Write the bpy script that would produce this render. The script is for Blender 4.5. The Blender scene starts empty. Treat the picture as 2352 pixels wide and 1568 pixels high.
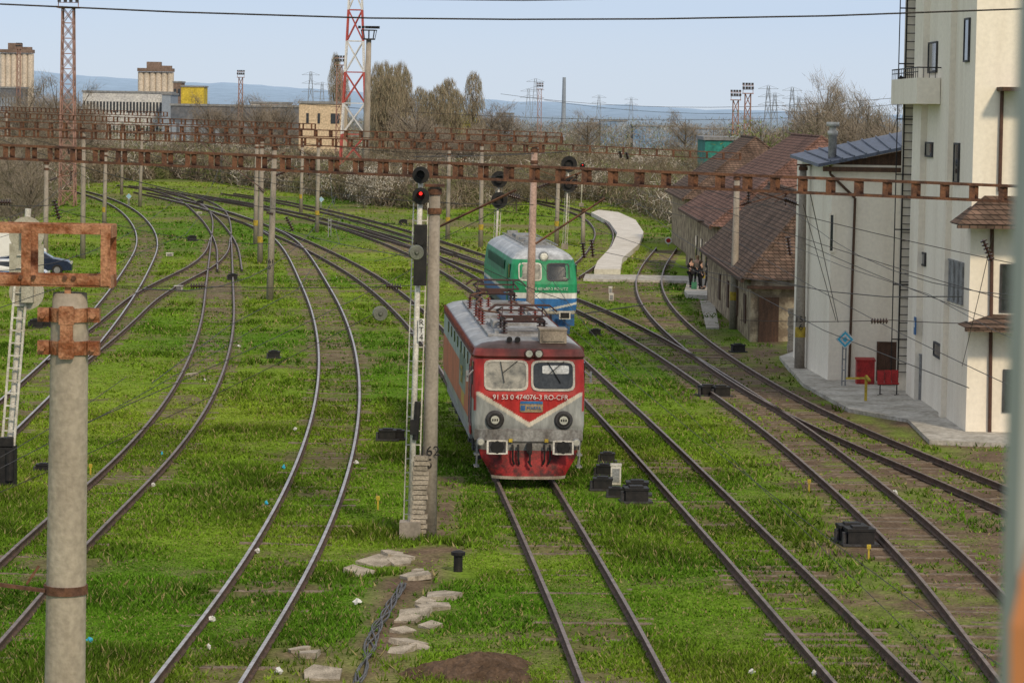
import bpy, math, random
import numpy as np
from mathutils import Vector, Matrix, kdtree
random.seed(7); rng=np.random.default_rng(7)
S=bpy.context.scene; COL=S.collection
F=6900.0; CU=1176.0; CV=784.0; VH=258.0; H=9.85; GZ=-0.18
P=math.atan((CV-VH)/F); R=math.radians(0.9)
fw=Vector((0,math.cos(P),-math.sin(P))); r0=Vector((1,0,0)); u0=Vector((0,math.sin(P),math.cos(P)))
rr=r0*math.cos(R)+u0*math.sin(R); uu=u0*math.cos(R)-r0*math.sin(R)
def ray(u,v): return fw+rr*((u-CU)/F)-uu*((v-CV)/F)
def G(u,v,z=GZ):
    d=ray(u,v); t=(z-H)/d.z; return Vector((d.x*t,d.y*t,z))
def D(u,v,y):
    d=ray(u,v); t=y/d.y; return Vector((d.x*t,y,H+d.z*t))
def PX(u,v,X):
    d=ray(u,v); t=X/d.x; return Vector((X,d.y*t,H+d.z*t))
# ---------- camera
cam=bpy.data.objects.new("camera",bpy.data.cameras.new("camera")); COL.objects.link(cam); S.camera=cam
cam.matrix_world=Matrix((( rr.x,uu.x,-fw.x,0),(rr.y,uu.y,-fw.y,0),(rr.z,uu.z,-fw.z,H),(0,0,0,1)))
cam.data.lens=36*F/2352.0; cam.data.sensor_width=36; cam.data.clip_end=30000; cam.data.clip_start=0.1
cam.data.dof.use_dof=True; cam.data.dof.focus_distance=86; cam.data.dof.aperture_fstop=15
S.view_settings.view_transform='Standard'; S.view_settings.look='None'; S.view_settings.exposure=0
# ---------- light
SE=math.radians(36); SAZ=math.radians(157)
sd=Vector((math.sin(SAZ)*math.cos(SE),math.cos(SAZ)*math.cos(SE),math.sin(SE)))
w=bpy.data.worlds.new("World"); S.world=w; w.use_nodes=True; nt=w.node_tree; nt.nodes.clear()
sk=nt.nodes.new('ShaderNodeTexSky'); sk.sky_type='NISHITA'; sk.sun_disc=False; sk.sun_elevation=SE; sk.sun_rotation=SAZ
sk.air_density=1.0; sk.dust_density=0.6; sk.ozone_density=2.5
tcw=nt.nodes.new('ShaderNodeTexCoord'); sx=nt.nodes.new('ShaderNodeSeparateXYZ'); nt.links.new(tcw.outputs['Generated'],sx.inputs[0])
cr=nt.nodes.new('ShaderNodeValToRGB'); nt.links.new(sx.outputs[2],cr.inputs[0]); e=cr.color_ramp.elements
e[0].position=0.0; e[0].color=(.66,.77,.93,1); e[1].position=.45; e[1].color=(.84,.85,.87,1)
a_=e.new(.035); a_.color=(.54,.67,.92,1); a2_=e.new(.12); a2_.color=(.60,.69,.83,1)
sc_=nt.nodes.new('ShaderNodeVectorMath'); sc_.operation='SCALE'; sc_.inputs[3].default_value=8.4; nt.links.new(cr.outputs[0],sc_.inputs[0])
hs=nt.nodes.new('ShaderNodeMix'); hs.data_type='RGBA'; hs.inputs[0].default_value=.78
bg=nt.nodes.new('ShaderNodeBackground'); bg.inputs[1].default_value=0.115
out=nt.nodes.new('ShaderNodeOutputWorld')
nt.links.new(sk.outputs[0],hs.inputs[6]); nt.links.new(sc_.outputs[0],hs.inputs[7]); nt.links.new(hs.outputs[2],bg.inputs[0]); nt.links.new(bg.outputs[0],out.inputs[0])
sl=bpy.data.lights.new("sun","SUN"); sl.energy=2.4; sl.angle=math.radians(7); sl.color=(1,0.82,0.58)
so=bpy.data.objects.new("sun",sl); COL.objects.link(so); so.rotation_euler=sd.to_track_quat('Z','Y').to_euler(); so.location=(0,0,60)
# ---------- materials
def mat(name,c,c2=None,scale=2.0,rough=.85,metal=0,bump=0.0,lo=.4,hi=.62,st=(1,1,1),emit=None,fine=.25,spec=.3):
    m=bpy.data.materials.new(name); m.use_nodes=True; n=m.node_tree.nodes; l=m.node_tree.links; b=n['Principled BSDF']
    b.inputs['Roughness'].default_value=rough; b.inputs['Metallic'].default_value=metal; b.inputs['Specular IOR Level'].default_value=spec
    tc=n.new('ShaderNodeTexCoord'); mp=n.new('ShaderNodeMapping'); mp.inputs['Scale'].default_value=st
    l.new(tc.outputs['Object'],mp.inputs[0])
    nz=n.new('ShaderNodeTexNoise'); nz.inputs['Scale'].default_value=scale; nz.inputs['Detail'].default_value=5; nz.inputs['Roughness'].default_value=.65
    l.new(mp.outputs[0],nz.inputs[0])
    mr=n.new('ShaderNodeMapRange'); mr.inputs[1].default_value=lo; mr.inputs[2].default_value=hi; l.new(nz.outputs[0],mr.inputs[0])
    mx=n.new('ShaderNodeMix'); mx.data_type='RGBA'; l.new(mr.outputs[0],mx.inputs[0])
    if c2 is None: c2=tuple(x*.7 for x in c)
    mx.inputs[6].default_value=(*c,1); mx.inputs[7].default_value=(*c2,1)
    n2=n.new('ShaderNodeTexNoise'); n2.inputs['Scale'].default_value=scale*9; n2.inputs['Detail'].default_value=2; l.new(tc.outputs['Object'],n2.inputs[0])
    m2=n.new('ShaderNodeMapRange'); m2.inputs[1].default_value=.3; m2.inputs[2].default_value=.7; m2.inputs[3].default_value=1-fine; m2.inputs[4].default_value=1+fine; l.new(n2.outputs[0],m2.inputs[0])
    mm=n.new('ShaderNodeMix'); mm.data_type='RGBA'; mm.blend_type='MULTIPLY'; mm.inputs[0].default_value=1
    l.new(mx.outputs[2],mm.inputs[6]); l.new(m2.outputs[0],mm.inputs[7]); l.new(mm.outputs[2],b.inputs['Base Color'])
    if bump:
        bp=n.new('ShaderNodeBump'); bp.inputs['Strength'].default_value=bump; bp.inputs['Distance'].default_value=.03; l.new(n2.outputs[0],bp.inputs['Height']); l.new(bp.outputs[0],b.inputs['Normal'])
    if emit: b.inputs['Emission Color'].default_value=(*emit[0],1); b.inputs['Emission Strength'].default_value=emit[1]
    return m
def matv(name,rough=.9,n1=(.8,.25),n2=(6,.25),st=(1,1,1),spec=.3,bump=0):
    m=bpy.data.materials.new(name); m.use_nodes=True; n=m.node_tree.nodes; l=m.node_tree.links; b=n['Principled BSDF']
    b.inputs['Roughness'].default_value=rough; b.inputs['Specular IOR Level'].default_value=spec
    at=n.new('ShaderNodeAttribute'); at.attribute_name='Col'; cur=at.outputs['Color']
    tc=n.new('ShaderNodeTexCoord'); mp=n.new('ShaderNodeMapping'); mp.inputs['Scale'].default_value=st; l.new(tc.outputs['Object'],mp.inputs[0])
    for sc,am in (n1,n2):
        if am==0: continue
        z=n.new('ShaderNodeTexNoise'); z.inputs['Scale'].default_value=sc; z.inputs['Detail'].default_value=4; z.inputs['Roughness'].default_value=.7; l.new(mp.outputs[0],z.inputs[0])
        r=n.new('ShaderNodeMapRange'); r.inputs[1].default_value=.3; r.inputs[2].default_value=.7; r.inputs[3].default_value=1-am; r.inputs[4].default_value=1+am; l.new(z.outputs[0],r.inputs[0])
        x=n.new('ShaderNodeMix'); x.data_type='RGBA'; x.blend_type='MULTIPLY'; x.inputs[0].default_value=1; l.new(cur,x.inputs[6]); l.new(r.outputs[0],x.inputs[7]); cur=x.outputs[2]
    l.new(cur,b.inputs['Base Color'])
    if bump:
        bp=n.new('ShaderNodeBump'); bp.inputs['Strength'].default_value=bump; bp.inputs['Distance'].default_value=.05; l.new(z.outputs[0],bp.inputs['Height']); l.new(bp.outputs[0],b.inputs['Normal'])
    return m
def mattile(name,c1,c2):
    m=bpy.data.materials.new(name); m.use_nodes=True; n=m.node_tree.nodes; l=m.node_tree.links; b=n['Principled BSDF']; b.inputs['Roughness'].default_value=.95; b.inputs['Specular IOR Level'].default_value=.15
    tc=n.new('ShaderNodeTexCoord'); sp=n.new('ShaderNodeSeparateXYZ'); l.new(tc.outputs['Object'],sp.inputs[0])
    ad=n.new('ShaderNodeMath'); ad.operation='ADD'; l.new(sp.outputs[0],ad.inputs[0]); l.new(sp.outputs[1],ad.inputs[1])
    cb=n.new('ShaderNodeCombineXYZ'); l.new(ad.outputs[0],cb.inputs[0]); l.new(sp.outputs[2],cb.inputs[1])
    br=n.new('ShaderNodeTexBrick'); br.inputs['Scale'].default_value=1; br.inputs['Brick Width'].default_value=.26; br.inputs['Row Height'].default_value=.15; br.inputs['Mortar Size'].default_value=.018
    br.inputs['Color1'].default_value=(*c1,1); br.inputs['Color2'].default_value=(*c2,1); br.inputs['Mortar'].default_value=(c2[0]*.4,c2[1]*.4,c2[2]*.4,1); l.new(cb.outputs[0],br.inputs[0])
    nz=n.new('ShaderNodeTexNoise'); nz.inputs['Scale'].default_value=.9; nz.inputs['Detail'].default_value=8; nz.inputs['Roughness'].default_value=.7; l.new(tc.outputs['Object'],nz.inputs[0])
    mr=n.new('ShaderNodeMapRange'); mr.inputs[1].default_value=.35; mr.inputs[2].default_value=.65; mr.inputs[3].default_value=.5; mr.inputs[4].default_value=1.35; l.new(nz.outputs[0],mr.inputs[0])
    x=n.new('ShaderNodeMix'); x.data_type='RGBA'; x.blend_type='MULTIPLY'; x.inputs[0].default_value=1; l.new(br.outputs[0],x.inputs[6]); l.new(mr.outputs[0],x.inputs[7]); l.new(x.outputs[2],b.inputs['Base Color'])
    bp=n.new('ShaderNodeBump'); bp.inputs['Strength'].default_value=.4; bp.inputs['Distance'].default_value=.03; l.new(br.outputs[1],bp.inputs['Height']); bp.invert=True; l.new(bp.outputs[0],b.inputs['Normal'])
    return m
CONC=mat("concrete",(.35,.31,.26),(.23,.20,.165),1.5,.9,bump=.3,st=(1,1,.3),fine=.15)
CONCP=mat("pinkish_concrete",(.44,.31,.26),(.34,.24,.20),1.5,.9,bump=.3)
RUST=mat("rusty_steel",(.175,.085,.05),(.07,.04,.032),3,.85,bump=.4,spec=.15)
RUSTN=mat("flaking_rust_paint",(.40,.20,.115),(.20,.07,.03),5,.8,bump=.5,lo=.42,hi=.58,spec=.2)
RAILS=mat("worn_rail_steel",(.50,.48,.48),(.32,.29,.27),3,.42,.5,fine=.1)
RAILR=mat("rusty_rail",(.11,.068,.05),(.06,.04,.03),3,.8)
RAILD=mat("dull_rail_top",(.25,.20,.18),(.14,.11,.09),3,.5,.35)
SLEEP=mat("weathered_sleeper",(.26,.21,.16),(.13,.10,.075),3,.95,bump=.6,st=(1,1,1),spec=.1)
BLACK=mat("black_paint",(.010,.010,.011),(.022,.02,.019),4,.6)
WHITE=mat("dirty_white_paint",(.62,.60,.55),(.42,.39,.34),3,.6)
WALL=mat("cream_plaster",(.84,.78,.67),(.72,.65,.54),.8,.9,bump=.15,st=(1,1,.18),lo=.46,hi=.78,fine=.05,spec=.1)
WALL2=mat("peeling_plaster",(.42,.35,.25),(.20,.155,.11),1.3,.95,bump=.4,lo=.42,hi=.56,fine=.15,spec=.1)
GLASS=mat("dark_glass",(.025,.03,.035),(.045,.05,.055),2,.08,spec=.4)
GLASSL=mat("painted_reflection_glass",(.36,.34,.29),(.13,.13,.115),2.5,.1,spec=.4,fine=.1)  # pale base colour paints a sky reflection into the glass
GREY=mat("grey_paint",(.26,.27,.28),(.17,.17,.17),2,.6)
DKGREY=mat("dark_grey_metal",(.055,.055,.06),(.03,.027,.025),3,.6)
ROOFM=mat("blue_grey_sheet_roof",(.11,.13,.19),(.08,.09,.12),1.2,.5,.2,st=(6,1,1))
BROWN=mat("brown_wood",(.10,.055,.035),(.06,.035,.025),3,.8,st=(4,4,.5))
REDP=mat("red_paint",(.40,.025,.025),(.22,.018,.018),3,.55)
YEL=mat("yellow_paint",(.50,.37,.04),(.30,.22,.03),4,.6)
BLUE=mat("blue_paint",(.04,.16,.38),(.03,.1,.25),3,.5)
CYAN=mat("cyan_paint",(.03,.42,.65),(.03,.35,.55),3,.5,fine=.05)
PORC=mat("dark_brown_porcelain",(.04,.014,.011),(.025,.01,.008),4,.3,spec=.5)
PORCG=mat("glass_insulator",(.14,.15,.11),(.09,.09,.07),5,.3,spec=.5)
SLAB=mat("weathered_slab",(.42,.37,.30),(.24,.21,.165),3,.95,bump=.6,spec=.1)
PAVE=mat("pavement_concrete",(.47,.45,.41),(.32,.30,.26),.8,.95,bump=.3,spec=.1)
PLAT=mat("pale_platform_concrete",(.64,.61,.56),(.50,.47,.42),.8,.95,bump=.2,spec=.1,fine=.1)
TILE=mattile("clay_roof_tiles",(.215,.12,.095),(.15,.088,.07)); TILE2=mattile("old_brown_roof_tiles",(.18,.118,.09),(.11,.078,.06))
BARK=mat("bark",(.14,.115,.09),(.085,.07,.055),4,.95)
WIRE=mat("wire",(.025,.023,.025),(.04,.03,.025),4,.6)
DIRTM=mat("bare_earth",(.12,.08,.055),(.07,.046,.03),2,1,bump=.8,spec=.1)
REDL=mat("lit_red_lens",(.8,.02,.02),None,2,.3,emit=((1,.03,.02),1.5))
LENS=mat("lamp_lens",(.55,.55,.48),(.4,.4,.36),6,.1,spec=.9)
PAPER=mat("white_paper",(.7,.7,.68),None,2,.9)
TWIG=matv("twigs",1,(.3,0),(3,0),spec=0); GRM=matv("grass_blades",.9,(.35,0),(2.5,0),spec=.08)
LOCO=matv("locomotive_paint",.5,(1.3,.38),(6,.25),st=(1,1,.3),spec=.3)
FARM=matv("distant_surface",1,(.02,.1),(.3,.1),spec=0)
# ---------- builders
def setmeta(o,label=None,cat=None,group=None,kind=None):
    if label:o["label"]=label
    if cat:o["category"]=cat
    if group:o["group"]=group
    if kind:o["kind"]=kind
def thing(name,label,cat,loc=(0,0,0),rz=0,group=None):
    o=bpy.data.objects.new(name,None); o.location=loc; o.rotation_euler=(0,0,rz); o.empty_display_size=.3; COL.objects.link(o); setmeta(o,label,cat,group); return o
class MB:
    def __init__(s): s.v=[];s.f=[];s.m=[]
    def add(s,V,Fs,m=0):
        b=len(s.v); s.v+= [tuple(x) for x in V]; s.f+=[tuple(i+b for i in f) for f in Fs]; s.m+=[m]*len(Fs)
    def box(s,c,d,m=0,rz=0,rx=0,ry=0):
        h=[x/2 for x in d]; M=Matrix.Rotation(rz,3,'Z')@Matrix.Rotation(ry,3,'Y')@Matrix.Rotation(rx,3,'X'); c=Vector(c)
        V=[c+M@Vector((x*h[0],y*h[1],z*h[2])) for x in(-1,1) for y in(-1,1) for z in(-1,1)]
        s.add(V,[(0,1,3,2),(4,6,7,5),(0,4,5,1),(2,3,7,6),(0,2,6,4),(1,5,7,3)],m)
    def bar(s,a,b,wd,ht=None,m=0):
        a=Vector(a);b=Vector(b);d=(b-a).normalized(); up=Vector((0,0,1)) if abs(d.z)<.95 else Vector((0,1,0))
        x=d.cross(up).normalized(); y=x.cross(d).normalized(); ht=ht or wd
        V=[p+x*(i*wd/2)+y*(j*ht/2) for p in(a,b) for i,j in((-1,-1),(1,-1),(1,1),(-1,1))]
        s.add(V,[(3,2,1,0),(4,5,6,7),(0,1,5,4),(1,2,6,5),(2,3,7,6),(3,0,4,7)],m)
    def rings(s,a,b,prof,n=12,m=0,cap=True):
        a=Vector(a);b=Vector(b);d=(b-a); L=d.length; d=d/L; up=Vector((0,0,1)) if abs(d.z)<.95 else Vector((1,0,0))
        x=d.cross(up).normalized(); y=d.cross(x).normalized(); V=[]
        for t,r in prof:
            for i in range(n):
                q=2*math.pi*i/n; V.append(a+d*(t*L)+x*(r*math.cos(q))+y*(r*math.sin(q)))
        Fs=[(k*n+i,k*n+(i+1)%n,(k+1)*n+(i+1)%n,(k+1)*n+i) for k in range(len(prof)-1) for i in range(n)]
        if cap: Fs+=[tuple(range(n-1,-1,-1)),tuple((len(prof)-1)*n+i for i in range(n))]
        s.add(V,Fs,m)
    def cyl(s,a,b,r,r2=None,n=12,m=0): s.rings(a,b,[(0,r),(1,r if r2 is None else r2)],n,m)
    def tube(s,pts,r,n=5,m=0):
        for i in range(len(pts)-1): s.cyl(pts[i],pts[i+1],r,n=n,m=m)
    def insul(s,a,b,r=.09,k=6,m=0):
        pr=[(0,r*.3)]
        for i in range(k):
            t=(i+.15)/k; pr+=[(t,r*.35),(t+.02,r),(t+.45/k,r*.85),(t+.5/k,r*.35)]
        pr.append((1,r*.3)); s.rings(a,b,pr,10,m)
    def prism(s,pts,z0,z1,m=0,mt=None):
        n=len(pts); V=[(p[0],p[1],z0) for p in pts]+[(p[0],p[1],z1) for p in pts]
        s.add(V,[(i,(i+1)%n,n+(i+1)%n,n+i) for i in range(n)],m); s.add(V,[tuple(range(n,2*n))],m if mt is None else mt)
    def poly(s,pts,m=0): s.add(pts,[tuple(range(len(pts)))],m)
    def obj(s,name,mats,parent=None,smooth=False,loc=None,label=None,cat=None,group=None,kind=None,rz=0):
        me=bpy.data.meshes.new(name); me.from_pydata(s.v,[],s.f)
        for x in (mats if isinstance(mats,(list,tuple)) else [mats]): me.materials.append(x)
        me.polygons.foreach_set("material_index",s.m)
        if smooth: me.polygons.foreach_set("use_smooth",[True]*len(s.f))
        me.update(); o=bpy.data.objects.new(name,me); COL.objects.link(o)
        if parent: o.parent=parent
        if loc is not None: o.location=loc
        o.rotation_euler=(0,0,rz); setmeta(o,label,cat,group,kind); return o
def fast(name,V,Fs,mt,col=None,parent=None,**kw):
    V=np.asarray(V,dtype=np.float32); Fs=np.asarray(Fs,dtype=np.int32); k=Fs.shape[1]
    me=bpy.data.meshes.new(name); me.vertices.add(len(V)); me.vertices.foreach_set("co",V.ravel())
    me.loops.add(Fs.size); me.loops.foreach_set("vertex_index",Fs.ravel()); me.polygons.add(len(Fs)); me.polygons.foreach_set("loop_start",np.arange(0,Fs.size,k,dtype=np.int32))
    me.update(calc_edges=True)
    if col is not None:
        a=me.color_attributes.new('Col','FLOAT_COLOR','POINT'); c=np.ones((len(V),4),dtype=np.float32); c[:,:3]=col; a.data.foreach_set("color",c.ravel())
    me.materials.append(mt); me.validate(); o=bpy.data.objects.new(name,me); COL.objects.link(o)
    if parent:o.parent=parent
    setmeta(o,**kw); return o
def dup(root,loc,rz=0,sc=1,label=None):
    n=root.copy(); n.location=loc; n.rotation_euler=(0,0,rz); n.scale=(sc,sc,sc) if not isinstance(sc,tuple) else sc; COL.objects.link(n)
    if label:n["label"]=label
    for c in root.children:
        k=c.copy(); k.parent=n; COL.objects.link(k)
    return n
_g={}
def vn(x,y,sc,seed=0):
    if seed not in _g: _g[seed]=np.random.default_rng(seed+100).random((256,256))
    g=_g[seed]; X=x/sc; Y=y/sc; i=np.floor(X).astype(int); j=np.floor(Y).astype(int); a=X-i; b=Y-j; a=a*a*(3-2*a); b=b*b*(3-2*b)
    q=lambda ii,jj:g[ii%256,jj%256]
    return (q(i,j)*(1-a)+q(i+1,j)*a)*(1-b)+(q(i,j+1)*(1-a)+q(i+1,j+1)*a)*b
def fbm(x,y,sc,seed=0): return .5*vn(x,y,sc,seed)+.3*vn(x,y,sc*.45,seed+1)+.2*vn(x,y,sc*.2,seed+2)
# ---------- tracks
TR=[
 ("shiny",[(320,1755),(447,1568),(572,1395),(668,1235),(727,1108),(763,992),(778,888),(774,800),(754,720),(722,650),(675,570),(640,538),(560,503),(470,474),(380,452)]),
 ("dull",[(1520,1740),(1436,1568),(1383,1440),(1320,1320),(1262,1205),(1208,1105),(1120,944),(1030,810),(940,712),(850,640),(760,588),(680,550),(600,518),(520,490),(420,462),(320,440)]),
 ("dull",[(-240,1615),(-145,1525),(-60,1440),(20,1345),(95,1270),(191,1180),(330,1050),(425,930),(475,830),(499,740),(505,640),(508,560),(507,500),(490,475),(440,452),(370,437),(280,425)]),
 ("shiny",[(-210,1170),(-120,1080),(-50,1010),(50,920),(160,815),(255,705),(312,620),(338,560),(325,515),(282,475),(225,450),(170,435)]),
 ("dull",[(506,545),(497,578),(460,612),(400,642),(330,682),(270,735),(200,792),(150,830)]),
 ("dull",[(2180,1740),(2017,1568),(1832,1370),(1660,1190),(1535,1060),(1437,960),(1350,875),(1250,778),(1178,713),(1090,650),(1000,600),(890,552),(770,513),(650,483),(540,462),(430,445)]),
 ("dull",[(2540,1730),(2389,1560),(2245,1380),(2102,1230),(1965,1110),(1815,990),(1668,890),(1520,795),(1370,715),(1245,665),(1120,617),(1000,577),(870,538),(730,502),(600,474),(480,454)]),
 ("dull",[(2480,1215),(2310,1140),(2150,1075),(2000,1012),(1850,945),(1720,872),(1600,790),(1512,705),(1490,650),(1500,612),(1532,567)]),
 ("dull",[(1180,452),(1280,472),(1350,495),(1385,525),(1384,555),(1350,602),(1300,635)]),
 ("dull",[(1300,668),(1190,622),(1090,585),(980,548),(860,512),(740,482),(620,458),(520,443)]),
 ("dull",[(345,430),(420,455),(480,500),(520,560),(528,620)]),
]
def resample(W,step=1.0,win=4):
    P=[np.array(p[:2]) for p in W]; out=[]
    P=[2*P[0]-P[1]]+P+[2*P[-1]-P[-2]]
    for i in range(1,len(P)-2):
        p0,p1,p2,p3=P[i-1:i+3]
        t0=0;t1=t0+np.linalg.norm(p1-p0)**.5;t2=t1+np.linalg.norm(p2-p1)**.5;t3=t2+np.linalg.norm(p3-p2)**.5
        for t in np.linspace(t1,t2,24,endpoint=False):
            A1=(t1-t)/(t1-t0)*p0+(t-t0)/(t1-t0)*p1;A2=(t2-t)/(t2-t1)*p1+(t-t1)/(t2-t1)*p2;A3=(t3-t)/(t3-t2)*p2+(t-t2)/(t3-t2)*p3
            B1=(t2-t)/(t2-t0)*A1+(t-t0)/(t2-t0)*A2;B2=(t3-t)/(t3-t1)*A2+(t-t1)/(t3-t1)*A3
            out.append((t2-t)/(t2-t1)*B1+(t-t1)/(t2-t1)*B2)
    out.append(P[-2]); out=np.array(out); s=np.r_[0,np.cumsum(np.linalg.norm(np.diff(out,axis=0),axis=1))]
    q=np.arange(0,s[-1],step); C=np.c_[np.interp(q,s,out[:,0]),np.interp(q,s,out[:,1])]
    for _ in range(3):
        K=C.copy()
        for k in range(1,win+1):
            a=np.r_[np.repeat(C[:1],k,0)-(np.arange(k,0,-1)[:,None]*(C[1]-C[0])),C[:-k]]; b=np.r_[C[k:],np.repeat(C[-1:],k,0)+(np.arange(1,k+1)[:,None]*(C[-1]-C[-2]))]
            K=K+a+b
        C=K/(2*win+1)
    return C
CL=[]
prof=[(-.07,-.17),(-.07,-.15),(-.012,-.13),(-.012,-.045),(-.037,-.035),(-.037,0),(.037,0),(.037,-.035),(.012,-.045),(.012,-.13),(.07,-.15),(.07,-.17)]
sb=MB(); sb.box((0,0,-.225),(2.4,.22,.11)); sm=None
for k,(kind,px) in enumerate(TR):
    C=resample([G(u,v,0) for u,v in px]); CL.append(C); T=np.gradient(C,axis=0); T/=np.linalg.norm(T,axis=1)[:,None]; N=np.c_[T[:,1],-T[:,0]]
    base=Vector((C[0][0],C[0][1],GZ))
    root=thing("railway_track","%s steel railway track on weathered sleepers in grass"%("polished" if kind=="shiny" else "rusty brown"),"railway track",base,group="tracks of the station yard")
    for sgn in(-1,1):
        m=MB(); n=len(prof); V=[]
        for c,nn in zip(C,N):
            q=c+nn*sgn*.7525
            V+=[(q[0]+nn[0]*a-base.x,q[1]+nn[1]*a-base.y,b-GZ) for a,b in prof]
        m.v=V; m.f=[(i*n+j,(i+1)*n+j,(i+1)*n+j+1,i*n+j+1) for i in range(len(C)-1) for j in range(n-1)]; m.m=[1 if j==5 else 0 for i in range(len(C)-1) for j in range(n-1)]
        m.obj("rail",[RAILR,RAILS if kind=="shiny" else RAILD],root)
    s=np.arange(.3,len(C)-1,.62); pts=[]
    for q in s:
        i=int(q); f=q-i; c=C[i]*(1-f)+C[min(i+1,len(C)-1)]*f
        if 49<c[1]<230 and abs(c[0])<c[1]*.19+2: pts.append((c[1],c[0]+random.uniform(-.08,.08),math.atan2(-T[i][0],T[i][1])+random.uniform(-.04,.04)))
    pts.sort()
    lowk=0 if px[0][0]>1900 else .015
    for (y,x,a) in pts[:100]:
        if sm is None: o=sb.obj("sleeper",SLEEP,root); sm=o.data
        else: o=bpy.data.objects.new("sleeper",sm); COL.objects.link(o); o.parent=root
        o.location=(x-base.x,y-base.y,-GZ+random.uniform(-.055,.006)-lowk); o.rotation_euler=(random.uniform(-.03,.03),random.uniform(-.018,.018),a)
    if len(pts)>100:
        m=MB()
        for y,x,a in pts[100:]: m.box((x-base.x,y-base.y,-.225-GZ+random.uniform(-.05,.005)),(2.4,.22,.11),rz=a)
        m.obj("far_sleepers",SLEEP,root,kind="stuff")
allc=np.vstack(CL); kd=kdtree.KDTree(len(allc))
for i,c in enumerate(allc): kd.insert((c[0],c[1],0),i)
kd.balance()
def tdist(x,y): return kd.find((x,y,0))[2]
# ---------- ground
xs=np.r_[-9000,-4000,-1500,-600,-250,-120,-70,-45,np.arange(-34,34.01,.3),45,70,120,250,600,1500,4000,9000]
ys=[-60,-10,20,35,45]; y=50
while y<700: ys.append(y); y+=.3*max(1,(y/60))**1.25
ys+=[900,1200,1700,2500,4000,6500,9500,14000]; ys=np.array(ys,float)
XX,YY=np.meshgrid(xs,ys); nx,ny=len(xs),len(ys); X=XX.ravel(); Y=YY.ravel()
td=np.array([tdist(a,b) if b<480 else 50 for a,b in zip(X,Y)])
n1=fbm(X,Y,7,1); n2=fbm(X,Y,1.6,5); n3=fbm(X,Y,22,9)
def segd(x,y,u0,v0,u1,v1):
    a=G(u0,v0);b=G(u1,v1);ab=np.array([b.x-a.x,b.y-a.y]);L=ab@ab+1e-9
    t=np.clip(((x-a.x)*ab[0]+(y-a.y)*ab[1])/L,0,1); return np.hypot(x-a.x-t*ab[0],y-a.y-t*ab[1])
def rightf(x,y): return np.clip((x-5.0-(y-75)*.02)/3,0,1)*np.clip((165-y)/40,0,1)
bare=np.clip((n1*.55+n2*.45-.52)*5.5,0,1)*.75
bare=np.maximum(bare,np.clip((Y-190)/60,0,1)*np.clip((fbm(X,Y,14,51)*.6+n1*.4-.46)*5,0,1)*.75)
rs=rightf(X,Y)
trk=np.clip(1.3-td/1.1,0,1)*np.clip((n2+n1*.6-.56)*2.2,0.08,.8)
trk=np.maximum(trk,np.clip(1.65-td/1.65,0,1)*rs*np.clip(n2*1.7,.35,1))
paths=np.zeros_like(X)
PB=[(330,668,960,668,1.1),(120,640,600,628,.8),(1330,640,1620,650,3.2),(1340,655,1450,690,2.5),(1600,660,1640,750,.8),(1750,820,1760,860,.8),(1035,1095,1010,1230,.55),(880,1275,1020,1260,.9),(1550,800,1580,920,.4),(1780,780,1740,830,.9),(2080,950,2330,1060,1.7),(1000,1260,950,1350,.7),(870,1560,920,1330,.8),(700,1500,760,1560,1.0),(2200,1150,2352,1300,1.2)]
for b in PB: paths=np.maximum(paths,np.clip(1.3-segd(X,Y,*b[:4])/b[4],0,1))
dirt=np.clip(np.maximum(np.maximum(bare,trk),paths*np.clip(.5+n2,0,1))+rs*np.clip(n2-.38,0,1)*1.2,0,1)
gA=np.array([.095,.185,.014]); gB=np.array([.20,.28,.03]); gC=np.array([.19,.17,.065]); dA=np.array([.20,.145,.10]); dB=np.array([.11,.077,.053])
gm=np.clip((n3-.33)*3,0,1)[:,None]; g=gA*(1-gm)+gB*gm; dr=np.clip((n2-.5)*4,0,1)[:,None]*.5*np.clip((Y-50)/60,0.3,1)[:,None]; g=g*(1-dr)+gC*dr
d=dA*(1-n2[:,None])+dB*n2[:,None]; col=g*(1-dirt[:,None])+d*dirt[:,None]
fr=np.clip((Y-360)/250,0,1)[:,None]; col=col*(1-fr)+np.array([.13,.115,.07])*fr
fh=np.clip((Y-900)/2500,0,1)[:,None]; col=col*(1-fh)+np.array([.26,.34,.43])*fh  # aerial haze painted into the ground colour, bluer with distance
def zf(n1,td,Y): return GZ-.02+(n1-.5)*.22*np.clip((td-1.6)/2,0,1)*np.clip((400-Y)/200,0,1)
Z=zf(n1,td,Y)
idx=np.arange(nx*ny).reshape(ny,nx); Q=np.c_[idx[:-1,:-1].ravel(),idx[:-1,1:].ravel(),idx[1:,1:].ravel(),idx[1:,:-1].ravel()]
GM=matv("ground_surface",1,(1.3,.32),(11,.5),spec=.05,bump=.6)
fast("ground",np.c_[X,Y,Z],Q,GM,col,kind="structure",label="patchy green grass and bare earth of the railway yard")
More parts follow.
